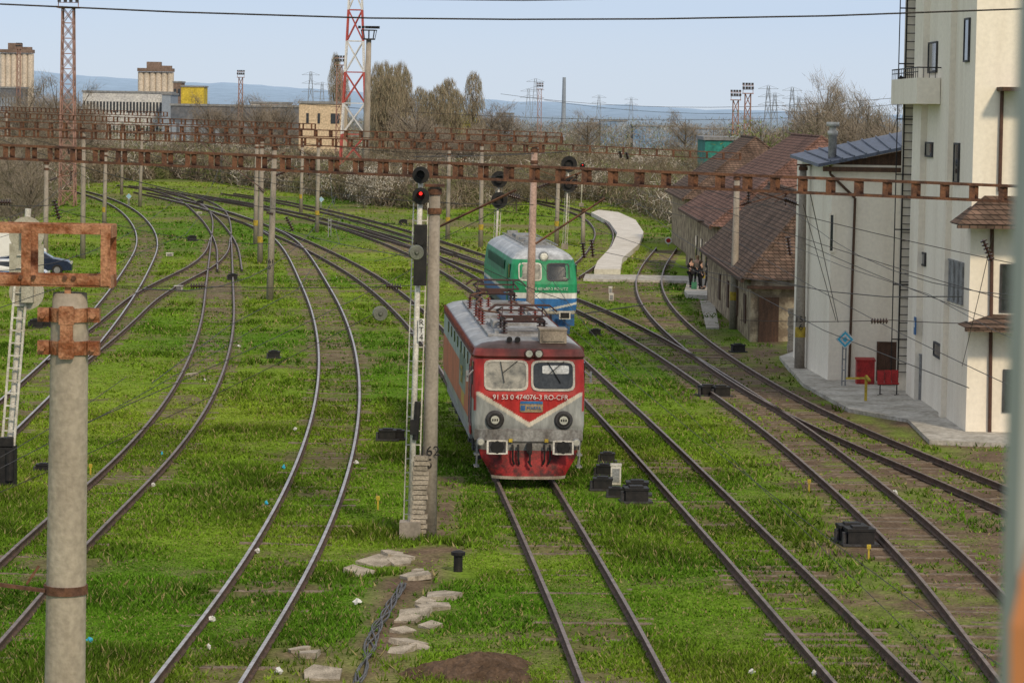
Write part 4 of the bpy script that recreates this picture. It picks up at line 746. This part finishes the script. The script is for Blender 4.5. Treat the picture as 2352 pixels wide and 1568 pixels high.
for x in(-1.30,1.26): m=MB(); m.rings((x,-.15,1.08),(x,-.27,1.08),[(0,.11),(1,.10)],16,0); o_=m.obj("marker_lamp",GREY,RL); m=MB(); m.rings((x,-.265,1.08),(x,-.285,1.08),[(0,.085),(1,.075)],14); m.obj("lens",LENS,o_)
m=MB(); m.box((0,-.25,.92),(.14,.2,.26)); m.cyl((0,-.3,.85),(0,-.5,.80),.05); m.bar((0,-.5,.82),(0,-.48,.5),.05); m.bar((-.05,-.45,.6),(.05,-.45,.45),.05)
for x in(-.45,-.3,.4,.55): m.tube([(x,-.2,1.0),(x,-.36,.85),(x,-.38,.62),(x*.9,-.34,.5)],.03,6)
m.obj("coupling_and_hoses",BLACK,RL)
for x in(-.5,.46): m=MB(); m.box((x,-.2,1.12),(.10,.02,.09)); m.obj("hose_marker",YEL,RL)
for s in(-1,1):
    m=MB(); m.bar((s*1.38,.1,.35),(s*1.38,.1,1.1),.03); m.bar((s*1.38,.5,.35),(s*1.38,.5,1.1),.03); m.box((s*1.38,.3,.38),(.14,.42,.03)); m.box((s*1.38,.3,.7),(.14,.42,.03)); m.obj("cab_step",GREY,RL)
    m=MB(); m.bar((s*1.53,.95,1.4),(s*1.53,.95,3.0),.03); m.bar((s*1.53,1.75,1.4),(s*1.53,1.75,3.0),.03); m.obj("handrails",GREY,RL)
    m=MB(); m.box((s*1.5,.62,2.86),(.03,.42,.62)); o_=m.obj("cab_side_window",GLASS,RL); m=MB(); m.box((s*1.51,1.35,2.15),(.03,.68,2.0)); m.obj("cab_door",REDP,RL)
    for y_ in(3.2,5,7,9,11,13,15): m=MB(); m.rings((s*1.49,y_,3.05),(s*1.52,y_,3.05),[(0,.17),(1,.17)],14); m.obj("porthole",GLASS,RL)
    m=MB()
    for y_ in np.arange(.8,18.4,.45): m.box((s*1.49,y_,3.42),(.05,.05,.22))
    m.box((s*1.48,9.5,3.31),(.08,17.6,.05)); m.obj("roof_edge_ribs",mat("roof_maroon",(.13,.042,.035),None,3,.7),RL)
    m=MB(); m.box((s*1.40,9.5,1.0),(.12,14,.25)); m.obj("sole_bar",GREY,RL); m=MB(); m.bar((s*1.50,.35,2.95),(s*1.66,.2,2.8),.03); m.box((s*1.66,.25,2.8),(.06,.03,.3)); m.obj("rear_view_mirror",GREY,RL)
text("CFR",.7,(-1.525,6.2,2.3),(math.pi/2,0,-math.pi/2),YEL,RL,"operator_lettering")
m=MB(); m.box((0,9.5,1.0),(2.2,5,.7)); m.box((0,9.5,1.12),(2.7,17.8,.12)); m.obj("underframe",DKGREY,RL); bogies(RL,(4.4,14.6),(-2.2,0,2.2),5.6)
m=MB(); m.box((.0,9.5,3.75),(2.0,14.5,.06)); 
for y_ in(3,6,9,12,15): m.box((0,y_,3.81),(1.6,.9,.09))
m.box((-.6,5.0,3.89),(.3,1.2,.2)); m.box((.7,8,3.89),(.3,2,.2)); m.cyl((.7,10,3.92),(.7,12,3.92),.16); m.obj("roof_hatches",mat("roof_grey",(.34,.35,.36),(.18,.17,.165),1.5,.7),RL)
m=MB(); m.box((.66,.95,3.85),(.72,.8,.36)); m.box((.66,.95,4.04),(.76,.84,.04)); m.box((.66,.53,3.83),(.6,.04,.2)); m.obj("air_conditioner",mat("aged_beige",(.31,.265,.21),(.18,.15,.12),3,.7),RL)
m=MB()
for x in(-.42,-.2): m.cyl((x-.1,1.0,3.74),(x-.1,.6,3.76),.05,.08,10)
m.obj("horns",BLACK,RL)
PM=mat("pantograph_dark",(.07,.032,.028),(.04,.026,.025),4,.7)
def panto(root,cy,z0,mat_=PM):
    p=MB(); 
    for x in(-.55,.55): p.bar((x,cy-.9,z0+.35),(x,cy+.9,z0+.35),.06)
    for y_ in(-.9,.9): p.bar((-.55,cy+y_,z0+.35),(.55,cy+y_,z0+.35),.06)
    for x in(-.5,.5):
        p.bar((x,cy-.6,z0+.4),(x*1.3,cy+1.2,z0+.52),.04); p.bar((x,cy+.6,z0+.4),(x*1.3,cy-1.2,z0+.52),.04); p.bar((x*1.3,cy+1.2,z0+.52),(x*1.1,cy,z0+.68),.03); p.bar((x*1.3,cy-1.2,z0+.52),(x*1.1,cy,z0+.68),.03)
    for y_ in(-1.2,1.2): p.bar((-.65,cy+y_,z0+.52),(.65,cy+y_,z0+.52),.045)
    for y_ in(-.15,.15): p.tube([(-.95,cy+y_,z0+.58),(-.75,cy+y_,z0+.74),(.75,cy+y_,z0+.74),(.95,cy+y_,z0+.58)],.025,6)
    p.box((0,cy,z0+.38),(.5,.35,.14)); p.obj("pantograph",mat_,root)
    for x in(-.55,.55):
        for y_ in(-.8,.8): q=MB(); q.insul((x,cy+y_,z0),(x,cy+y_,z0+.34),.1,4); q.obj("insulator",PORC,root)
panto(RL,3.2,3.78); panto(RL,15.6,3.78)
m=MB(); RBP=mat("red_brown_porcelain",(.16,.03,.02),None,4,.3)
for x,y_ in((-.95,6),(-.95,7.6),(-.95,9.4),(-.7,11.5),(-.95,13),(-.4,12.6),(.2,11),(-.5,5.2),(.6,6.5),(.3,8.2)): q=MB(); q.insul((x,y_,3.75),(x,y_,4.15),.09,5); q.obj("roof_insulator",RBP,RL)
m.tube([(-.5,5.2,4.17),(-.95,6,4.17),(-.95,7.6,4.19),(-.95,9.4,4.19),(-.7,11.5,4.19),(-.95,13,4.19),(-.4,14.5,4.19)],.03,6); m.tube([(.6,6.5,4.17),(.3,8.2,4.17),(.2,11,4.17)],.03,6); m.obj("roof_busbar",RUST,RL)
GRN=(.02,.25,.11)
def grcol(x,y,z):
    ax=abs(x)
    if z>3.42: return (.40,.42,.44)
    if y<.9 and ax<1.49:
        if z>1.98: return GRN
        if z>1.72: return (.62,.62,.59)
        zl=1.25+.22*ax
        if z>zl: return (.03,.14,.36)
        if z>zl-.10: return (.52,.52,.49)
        return (.035,.13,.32) if z>1.18 else (.36,.34,.28)
    if z>1.98: 
        if 4<y<15 and 2.5<z<3.2 and (y*2)%1.6<.9: return (.01,.10,.06)
        return GRN
    if z>1.82: return (.55,.55,.52)
    if z>1.3: return (.03,.13,.33)
    return (.08,.10,.11)
pf=G(1248,775,0); pr=G(1176,713,0); dx,dy=pr.x-pf.x,pr.y-pf.y
GL=thing("diesel_locomotive","green diesel locomotive with blue stripes and grey roof","locomotive",(pf.x,pf.y,0),math.atan2(-dx,dy))
lev=[(1.05,1.44,.06),(1.4,1.49,.0),(2.35,1.49,.0),(2.5,1.48,.05),(3.2,1.42,.34),(3.42,1.36,.48),(3.6,1.22,.75),(3.75,1.0,1.1),(3.88,.65,1.5)]
body,sg_=locobody("body",lev,17.2,grcol,GL,rc=.42,bow=.1)
for cx,g in((-.62,GLASSL),(.62,GLASS)):
    m=MB(); rr_patch(m,sg_,cx,2.88,.46,.34,.012); wo=m.obj("windscreen",g,GL); m=MB(); rr_patch(m,sg_,cx,2.88,.51,.39,.03,inner=.05); m.obj("frame",WHITE if cx<0 else DKGREY,wo)
m=MB(); a=Vector(sg_(0,3.46,0)); m.rings(a+Vector((0,.2,.08)),a+Vector((0,-.12,.08)),[(0,.22),(1,.2)],20); o_=m.obj("headlight",GREY,GL); m=MB(); m.rings(a+Vector((0,-.12,.08)),a+Vector((0,-.15,.08)),[(0,.16),(1,.12)],18); m.obj("headlight_lens",mat("headlight_glass",(.75,.74,.68),None,2,.1),o_)
text("92 53 0 601687-2 RO UTZ",.17,sg_(.1,2.15,.06),FR,PAPER,GL)
for x in(-.88,.88):
    m=MB(); m.cyl((x,-.05,1.02),(x,-.5,1.02),.13,n=14); bo=m.obj("buffer",DKGREY,GL); m=MB(); m.box((x,-.52,1.02),(.5,.05,.34)); m.obj("buffer_plate",WHITE,bo); m=MB(); m.box((x,-.55,1.02),(.38,.03,.24)); m.obj("buffer_face",BLACK,bo)
m=MB(); m.box((0,.05,.78),(2.7,.2,.5)); m.box((0,-.1,.35),(2.3,.1,.35)); m.obj("buffer_beam",mat("loco_blue",(.035,.12,.29),(.03,.04,.06),2,.6),GL); m=MB(); m.tube([(-.3,-.1,1),(-.3,-.3,.8),(-.3,-.25,.5)],.04,6); m.tube([(.3,-.1,1),(.3,-.3,.8),(.3,-.25,.5)],.04,6); m.box((0,-.15,.95),(.2,.3,.2)); m.obj("coupling_and_hoses",BLACK,GL)
m=MB(); m.box((0,8.6,1.0),(2.6,16,.2)); m.box((0,8.6,.7),(2.4,4,.7)); m.obj("underframe",DKGREY,GL); bogies(GL,(3.9,13.3),(-1.9,0,1.9),5)
m=MB(); 
for x in(-.75,.75): m.bar((x,2,3.98),(x,15,3.98),.04)
for y_ in np.arange(2,15.1,1.3): m.bar((-.75,y_,3.98),(.75,y_,3.98),.03); 
m.rings((0,5,3.86),(0,5,4.05),[(0,.55),(1,.5)],16); m.rings((0,8,3.86),(0,8,4.05),[(0,.55),(1,.5)],16); m.box((0,11.5,3.95),(.9,2.2,.25)); m.box((-.3,14.5,3.97),(.5,.4,.3)); m.obj("roof_equipment",GREY,GL)
for s in(-1,1):
    m=MB(); m.box((s*1.48,.95,2.88),(.03,.5,.6)); m.obj("cab_side_window",GLASS,GL); m=MB()
    for y_ in np.arange(4.2,14.5,.8): m.box((s*1.485,y_,3.0),(.03,.55,.42))
    m.obj("side_vents",mat("vent_green",(.015,.09,.055),None,3,.6),GL); m=MB(); m.box((s*1.50,1.75,2.25),(.03,.62,1.8)); m.obj("cab_door",mat("door_green",(.015,.19,.09),None,3,.5),GL)
# ---------- trackside small things
def motor(u,v,s=1.0,rz=0,lab="black cast point machine box beside the track"):
    b=G(u,v); s=s*1.25; root=thing("point_machine",lab,"point machine",b,rz,group="black trackside boxes"); m=MB(); m.box((0,0,.14*s),(.5*s,.4*s,.28*s)); m.box((0,0,.30*s),(.54*s,.44*s,.05*s)); m.box((0,0,.34*s),(.3*s,.25*s,.05*s)); m.obj("housing",BLACK,root); m=MB(); m.box((0,0,.02),(.7*s,.5*s,.05)); m.cyl((-.3*s,-.1,.05),(-.3*s,-.1,.25*s),.05*s,n=8); m.obj("base_plate",DKGREY,root)
for a in [(890,1010,.8,0),(912,1008,.7,.1),(1395,1060,.65),(1388,1090,.7),(1384,1124,.8),(1415,1140,.6),(1460,1152,.95,.1),(1463,1136,.9,0),(1955,1242,1.0,.1),(1973,1250,1.0,.1),(1625,908,.9,.3),(1655,910,.9,.3),(1695,808,.8,.3),(630,822,.7,0),(1368,770,.7,0),(85,752,.9),(105,750,.8),(442,553,.9),(100,1085,.6),(927,515,1.0),(535,642,.8),(745,430,1.),(460,470,1.)]: motor(*a)
def kiosk(u,v,w_,h_,mt,name,lab,cat): 
    b=G(u,v); root=thing(name,lab,cat,b); m=MB(); m.box((0,0,h_/2),(w_,w_*.8,h_)); m.obj("housing",mt,root); m=MB(); m.box((0,0,h_+.02),(w_*1.1,w_*.9,.05)); m.obj("lid",mt,root); m=MB(); m.box((0,-w_*.41,h_*.5),(w_*.7,.02,h_*.7)); m.obj("door",GREY,root)
kiosk(1414,1112,.28,.52,WHITE,"relay_cabinet","small white relay cabinet beside the locomotive track","cabinet"); kiosk(1404,690,.25,.35,WHITE,"relay_cabinet","small white relay cabinet","cabinet"); kiosk(1402,674,.2,.35,WHITE,"relay_cabinet","small white relay cabinet","cabinet")
for u,v in((390,588),(410,665),(458,492)): kiosk(u,v,.45,.18,WHITE,"marker_box","low white ground marker box beside track","marker")
b=G(1052,1308); root=thing("cable_post","short black capped cable post in the grass","post",b); m=MB(); m.cyl((0,0,-.1),(0,0,.33),.10,n=12); m.obj("shaft",BLACK,root); m=MB(); m.rings((0,0,.33),(0,0,.43),[(0,.16),(.7,.16),(1,.08)],14); m.obj("cap",BLACK,root)
def diamond(u,v,ub,vb,s,lab):
    b=G(ub,vb); t=D(u,v,b.y); h=t.z-GZ; lx=t.x-b.x; root=thing("diamond_sign",lab,"railway sign",b,group="diamond signs"); m=MB(); m.box((lx/2-.06,0,h/2),(.05,.05,h)); m.box((lx/2+.06,0,h/2),(.05,.05,h)); 
    for k in range(int(h/.4)): m.box((lx/2,0,.3+k*.4),(.1,.03,.04))
    m.obj("post",GREY,root)
    for q,mt,nm,yy in((1,PAPER,"plate",-.05),(.82,CYAN,"blue_diamond",-.056),(.56,PAPER,"white_diamond",-.062),(.3,CYAN,"inner_diamond",-.068)): m=MB(); r=s*q; m.add([(lx,yy,h+r),(lx+r,yy,h),(lx,yy,h-r),(lx-r,yy,h)],[(0,3,2,1)]); m.obj(nm,mt,root)
diamond(1941,779,1936,893,.36,"blue and white diamond sign on grey steel post"); diamond(296,451,295,475,.30,"small diamond sign by distant tracks"); diamond(738,458,737,480,.3,"small diamond sign by distant tracks")
b=G(757,545); m=MB(); m.box((-.1,0,.75),(.06,.06,1.5)); m.box((.1,0,.75),(.06,.06,1.5)); m.box((0,0,.8),(.2,.04,.1)); m.box((0,0,1.3),(.2,.04,.1)); m.obj("steel_post",GREY,loc=b,label="short grey double steel post between tracks",cat="post")
b=G(1535,566); root=thing("stop_sign_disc","round white sign with red centre at track end","railway sign",b); m=MB(); m.cyl((0,0,0),(0,0,.5),.03); m.obj("post",GREY,root); m=MB(); m.rings((0,-.05,.45),(0,-.03,.45),[(0,.27),(1,.27)],20); m.obj("plate",PAPER,root); m=MB(); m.rings((0,-.06,.45),(0,-.052,.45),[(0,.17),(1,.17)],20); m.obj("red_disc",REDP,root)
b=G(962,1233); root=thing("brick_stack","narrow stack of weathered bricks beside signal mast","brick stack",b); m=MB(); z=0; k=0
while z<1.95:
    m.box((random.uniform(-.02,.02)+(.004*k-.02),-.1,z+.055),(.36+random.uniform(-.06,.03),.3,.095),rz=random.uniform(-.14,.14)); z+=.115; k+=1
m.obj("bricks",SLAB,root)
b=G(1817,812); m=MB(); z=0
while z<1.9: m.box((random.uniform(-.02,.02),0,z+.06),(.3,.3,.11),rz=random.uniform(-.1,.1)); z+=.12
m.obj("brick_stack",SLAB,loc=b,label="narrow stack of bricks beside the shed pole",cat="brick stack")
for u,v,w_,a in RUB:
    b=G(u,v); m=MB(); n=random.choice([4,4,5]); ph=random.uniform(0,.6); k1=random.uniform(.3,.5); pts=[(w_*.55*math.cos(q*6.283/n+ph+random.uniform(-.35,.35))*random.uniform(.8,1.15),w_*k1*1.3*math.sin(q*6.283/n+ph+random.uniform(-.35,.35))*random.uniform(.8,1.2)) for q in range(n)]; m.prism(pts,-.03,.075); o_=m.obj("stone_slab",SLAB,loc=b,rz=a,label="broken pale stone slab lying in the grass",cat="stone slab",group="broken slabs"); o_.rotation_euler=(random.uniform(-.05,.22),random.uniform(-.18,.18),a+random.uniform(-.3,.3))
GC=mat("grey_cable",(.13,.13,.14),(.06,.06,.06),5,.6)
for k in range(6):
    pts=[(925,1345),(905,1375),(890,1410),(865,1445),(850,1490),(838,1530),(820,1575)]
    C=resample([G(u,v) for u,v in pts],.15,2); m=MB(); c0=Vector((C[0][0],C[0][1],GZ)); Q=[Vector((c[0]+.07*math.sin(i*(.11+.03*k)+k*1.4)+.04*math.sin(i*.05*k)-c0.x,c[1]-c0.y,.05+.02*math.cos(i*.2+k*1.4))) for i,c in enumerate(C)]; m.tube(Q,.018,5); m.obj("cable",GC,loc=c0,label="grey twisted cable lying on bare earth",cat="cable",group="bundle of twisted cables")
b=G(1095,1545); N=36; m=MB(); V=[]
for j in range(N):
    for i in range(N):
        x=(i/(N-1)-.5)*2.8;y_=(j/(N-1)-.5)*3.6; r=math.hypot(x/1.2,y_/1.6)*(1+.25*math.sin(3*math.atan2(y_,x)+1)); z=.42*max(0,1-r)**.9+(random.uniform(-.045,.045) if r<1.0 else 0)-.05; V.append((x,y_,z))
m.add(V,[(j*N+i,j*N+i+1,(j+1)*N+i+1,(j+1)*N+i) for j in range(N-1) for i in range(N-1)]); m.obj("earth_mound",DIRTM,loc=b,label="small mound of dark bare earth",cat="earth mound")
for u,v,mt in [(678,988,PAPER),(487,1425,PAPER),(592,1268,PAPER),(548,797,PAPER),(205,1475,CYAN),(352,1117,PAPER),(372,1045,CYAN),(652,1075,CYAN),(612,1158,CYAN),(640,1545,PAPER),(480,1490,PAPER),(820,1385,PAPER),(1870,1550,PAPER),(773,640,PAPER),(1727,1548,PAPER),(818,1065,PAPER),(2055,1133,PAPER),(470,875,PAPER)]:
    b=G(u,v); m=MB(); r=random.uniform(.03,.075); n=9; V=[]
    for k,(zz,kk) in enumerate(((0,.8),(.04,1.1),(.07,.8),(.10,.3))):
        for i in range(n): a=i*6.283/n; V.append((r*kk*math.cos(a)*random.uniform(.5,1.5),r*kk*math.sin(a)*random.uniform(.5,1.5),zz+random.uniform(-.02,.02)))
    m.add(V,[(k*n+i,k*n+(i+1)%n,(k+1)*n+(i+1)%n,(k+1)*n+i) for k in range(3) for i in range(n)]+[tuple(3*n+i for i in range(n))]); m.obj("litter",mt,loc=b,label="crumpled plastic litter in the grass",cat="litter",group="scattered litter")
for u,v,s in((868,1170,.3),(1995,1285,.3),(1858,1130,.3),(208,1090,.25)): b=G(u,v); m=MB(); m.bar((0,0,0),(0,0,s),.04); m.box((0,0,s),(.09,.05,.1)); m.obj("marker_stake",YEL,loc=b,label="short yellow marker stake in the grass",cat="stake",group="yellow stakes")
b=G(1986,888); root=thing("storage_bin","red metal storage bin against the white wall","bin",b); m=MB(); m.box((0,0,.55),(.66,.5,.9)); m.obj("bin_body",REDP,root); m=MB(); m.box((0,0,1.03),(.72,.56,.06),rx=.1); m.obj("lid",REDP,root)
b=G(2040,914); root=thing("seat_row","row of red plastic waiting seats on pavement","seats",b); 
for i in range(3):
    m=MB(); m.box((i*.27-.27,i*.1,.52),(.24,.34,.04)); m.box((i*.27-.27,i*.1+.17,.76),(.24,.04,.46),rx=-.15); m.obj("seat",REDP,root)
m=MB(); m.bar((-.38,0,.48),(.38,.25,.48),.04)
for x in(-.3,.3): m.bar((x,0,.1),(x,0,.48),.04); m.bar((x-.1,-.15,.12),(x+.1,.2,.12),.03)
m.obj("frame",BLACK,root)
b=G(1988,928); root=thing("yellow_barrier","bent yellow steel barrier post by the pavement","barrier",b); m=MB(); m.bar((0,0,0),(0,0,1.0),.09); m.obj("post",YEL,root); m=MB(); m.bar((0,0,.92),(-.55,1.2,.8),.07); m.bar((0,0,1.0),(.1,-.3,.85),.07); m.obj("rail",YEL,root)
def car(u,v,rz,lab,name,van=False,mt=WHITE,stripe=None):
    b=G(u,v); root=thing(name,lab,"van" if van else "car",b,rz); L=5 if van else 4.4
    if van: pr_=[(-2.5,.35),(-2.5,1.9),(-2.4,2.2),(1.0,2.2),(1.5,2.0),(1.95,1.25),(2.45,1.05),(2.5,.35)]
    else: pr_=[(-2.2,.3),(-2.2,.85),(-2.05,1.0),(-1.6,1.05),(-1.05,1.42),(.3,1.45),(1.05,1.0),(1.95,.85),(2.2,.65),(2.2,.3)]
    n=len(pr_); m=MB(); V=[]
    for s,k in((-1,1),(-.92,1),(.92,1),(1,1)):
        for x,z in pr_:
            ins=.88 if (z>1.1 and not van) else 1; V.append((x*(.985 if abs(s)==1 else 1),s*.9*ins,.3+(z-.3)*(.985 if abs(s)==1 else 1)))
    m.add(V,[(j*n+i,j*n+(i+1)%n,(j+1)*n+(i+1)%n,(j+1)*n+i) for j in range(3) for i in range(n)]+[tuple(range(n-1,-1,-1)),tuple(3*n+i for i in range(n))]); m.obj("body",mt,root)
    m=MB()
    for s in(-1,1):
        if van: m.add([(.3,s*.905,1.3),(1.6,s*.905,1.3),(1.35,s*.905,1.9),(.3,s*.905,1.9)],[(0,1,2,3)])
        else: m.add([(-1.3,s*.90,1.0),(.75,s*.90,1.0),(.2,s*.81,1.36),(-1.0,s*.81,1.36)],[(0,1,2,3)])
    if van: m.add([(1.97,-.75,1.3),(1.97,.75,1.3),(1.55,.7,1.98),(1.55,-.7,1.98)],[(0,1,2,3)])
    else: m.add([(1.07,-.72,1.02),(1.07,.72,1.02),(.36,.68,1.43),(.36,-.68,1.43)],[(0,1,2,3)]); m.add([(-1.63,-.7,1.07),(-1.12,-.65,1.40),(-1.12,.65,1.40),(-1.63,.7,1.07)],[(0,1,2,3)])
    m.obj("windows",GLASS,root)
    for x in(-1.35,1.35):
        for s in(-1,1): m=MB(); m.cyl((x,s*.75,.32),(x,s*.93,.32),.32,n=18); w_=m.obj("wheel",BLACK,root); m=MB(); m.cyl((x,s*.93,.32),(x,s*.945,.32),.19,n=12); m.obj("rim",GREY,w_)
    for s in(-1,1): m=MB(); m.box((L/2-.05,s*.65,.72),(.1,.3,.14)); m.obj("headlight",LENS,root)
    if stripe: m=MB(); m.box((0,-.91,.75),(4,.02,.14)); m.box((0,.91,.75),(4,.02,.14)); m.obj("side_stripe",stripe,root)
WC=mat("white_car_paint",(.75,.75,.74),(.68,.68,.67),2,.3,fine=.03)
car(14,610,.2,"white delivery van parked beside the yard","van",True,WC); car(22,655,.1,"white car with blue side stripe parked in yard","parked_car",False,WC,BLUE); car(80,630,.1,"dark blue parked car beside yard","parked_car",False,mat("car_navy",(.02,.03,.06),None,2,.25))
# ---------- people
SKIN=mat("skin",(.50,.30,.22),None,5,.6,fine=.05); HAIR=mat("dark_hair",(.03,.02,.015),None,6,.7)
def skinmesh(pts,edges,rad,root_i=0,sub=1):
    me=bpy.data.meshes.new("t"); me.from_pydata(pts,edges,[]); o=bpy.data.objects.new("t",me); COL.objects.link(o); sk_=o.modifiers.new("s",'SKIN'); 
    for i,r in enumerate(rad): me.skin_vertices[0].data[i].radius=(r,r) if not isinstance(r,tuple) else r
    me.skin_vertices[0].data[root_i].use_root=True; sb_=o.modifiers.new("u",'SUBSURF'); sb_.levels=sub; sb_.render_levels=sub
    dg=bpy.context.evaluated_depsgraph_get(); dg.update(); r=bpy.data.meshes.new_from_object(o.evaluated_get(dg)); bpy.data.objects.remove(o); return r
def person(u,v,rz,top,legs,lab,hgt=1.7,arm=0.0,stride=.1,long=True,hair=HAIR,bag=False,shoes=BLACK):
    b=G(u,v,GZ+.25); root=thing("person",lab,"person",b,rz,group="people waiting by the shed"); k=hgt/1.72
    hp=(0,0,.93);sp=(0,0,1.15);ch=(0,0,1.34);nk=(0,-.01,1.48);hd=(0,-.015,1.58);ht=(0,-.01,1.67)
    P_=[hp,sp,ch,nk,hd,ht]; E=[(0,1),(1,2),(2,3),(3,4),(4,5)]; Rr=[(.15,.11),(.125,.095),(.15,.10),.052,(.075,.09),.075]
    for s in(-1,1):
        i=len(P_); st=stride*s; P_+=[(s*.09,0,.88),(s*.10,st*.5-.02,.50),(s*.10,st,.09),(s*.11,st-.15,.04)]; E+=[(0,i),(i,i+1),(i+1,i+2),(i+2,i+3)]; Rr+=[.085,.058,.042,.035]
        i=len(P_); el=(s*.24,.02,1.13); wr=(s*.25,-.08-arm*.15,.90+arm*.28); ha=(s*.245,-.13-arm*.18,.84+arm*.32); P_+=[(s*.18,0,1.40),el,wr,ha]; E+=[(2,i),(i,i+1),(i+1,i+2),(i+2,i+3)]; Rr+=[.055,.042,.03,(.035,.018)]
        for f in range(5): j=len(P_); dxx=(f-1.6)*.016 if f<4 else -.045*s; P_+=[(ha[0]+dxx,ha[1]-.02,ha[2]-(.05 if f<4 else .01)),(ha[0]+dxx*1.1,ha[1]-.03,ha[2]-(.085-.008*abs(f-1.5) if f<4 else .04))]; E+=[(i+3,j),(j,j+1)]; Rr+=[.009,.007]
    P2=[(x*k,y_*k,z*k) for x,y_,z in P_]; R2=[tuple(q*k for q in r) if isinstance(r,tuple) else r*k for r in Rr]
    def mk_(name,pts,ed,rd,mt):
        me=skinmesh(pts,ed,rd); me.materials.clear(); me.materials.append(mt); me.polygons.foreach_set("use_smooth",[True]*len(me.polygons)); o=bpy.data.objects.new(name,me); COL.objects.link(o); o.parent=root; return o
    mk_("body",P2,E,R2,SKIN)
    def sub_(ids,ed,gg,name,mt): mk_(name,[P2[i] for i in ids],ed,[tuple(q*gg for q in R2[i]) if isinstance(R2[i],tuple) else R2[i]*gg for i in ids],mt)
    rl=6+4+4+10; ra=rl+4
    sub_([0,6,7,8,rl,rl+1,rl+2],[(0,1),(1,2),(2,3),(0,4),(4,5),(5,6)],1.22,"trousers",legs)
    sub_([1,0,2,10,11,12,ra,ra+1,ra+2],[(0,1),(0,2),(2,3),(3,4),(4,5),(2,6),(6,7),(7,8)],1.24,"jacket",top)
    for q in(8,rl+2): a=P2[q];c=P2[q+1]; m=MB(); m.rings((a[0],a[1]+.05,.05),(c[0],c[1]-.05,.035),[(0,.035),(.3,.055),(.7,.05),(1,.03)],10); m.obj("shoe",shoes,root)
    m=MB(); m.rings((0,.02*k,(1.56)*k),(0,-.0*k,1.745*k),[(0,.085),(.35,.105),(.7,.095),(.92,.055),(1,.02)],12)
    if long: m.rings((0,.07*k,1.33*k),(0,.04*k,1.66*k),[(0,.05),(.3,.085),(1,.08)],10)
    m.obj("hair",hair,root,smooth=True)
    m=MB(); m.rings((0,-.10*k,1.585*k),(0,-.125*k,1.58*k),[(0,.014),(1,.008)],6); m.obj("nose",SKIN,root)
    m=MB(); 
    for s in(-1,1): m.rings((s*.03,-.095*k,1.61*k),(s*.03,-.10*k,1.61*k),[(0,.009),(1,.009)],6)
    m.box((0,-.10*k,1.545*k),(.04,.008,.008)); m.obj("facial_features",HAIR,root)
    if bag: m=MB(); m.box((.3,-.05,.75),(.28,.12,.30)); m.rings((.3,-.05,.9),(.3,-.05,1.0),[(0,.06),(1,.02)],8); m.obj("handbag",bag,root)
CB=mat("black_cloth",(.015,.015,.018),None,5,.9); CT=mat("tan_cloth",(.35,.27,.2),None,5,.9); CG=mat("green_cloth",(.05,.18,.10),None,5,.9); BL=mat("light_hair",(.30,.20,.11),None,6,.7)
person(1586,660,.6,CB,CB,"person in black clothes standing with hand raised",1.66,arm=.9)
person(1601,655,-.3,CT,CB,"person with long light hair in tan jacket",1.72,hair=BL,arm=.5)
person(1609,664,1.2,CB,CB,"person in black jacket holding a yellow bag",1.62,bag=YEL,arm=.2)
person(1628,662,-1.3,CB,CB,"person in black walking beside the shed",1.75,stride=.2,long=False)
m=MB(); m.box((0,0,.2),(.3,.25,.4)); m.bar((-.08,0,.4),(-.08,0,.55),.02); m.bar((.08,0,.4),(.08,0,.55),.02); m.bar((-.08,0,.55),(.08,0,.55),.02); m.obj("shopping_bag",CG,loc=G(1594,664,GZ+.25),label="green shopping bag standing on the footway",cat="bag")
# ---------- blurred near post
p=D(2338,900,1.6); root=thing("railing_post","pale grey steel post with orange paint smear","post",(p.x+.009,1.6,H-3)); m=MB(); m.box((0.012,0,3),(.045,.05,6)); m.obj("shaft",mat("pale_grey_post",(.36,.37,.35),(.32,.33,.31),1,.6,fine=.05),root)
zc=D(2338,1330,1.6).z-(H-3); m=MB(); m.rings((.004,-.027,zc-.09),(.004,-.0275,zc+.05),[(0,.016),(.5,.018),(1,.004)],4); m.box((.012,-.0265,zc-.03),(.043,.004,.075)); m.obj("orange_paint_patch",mat("orange_paint",(.75,.30,.12),(.6,.22,.08),3,.6,fine=.05),root)
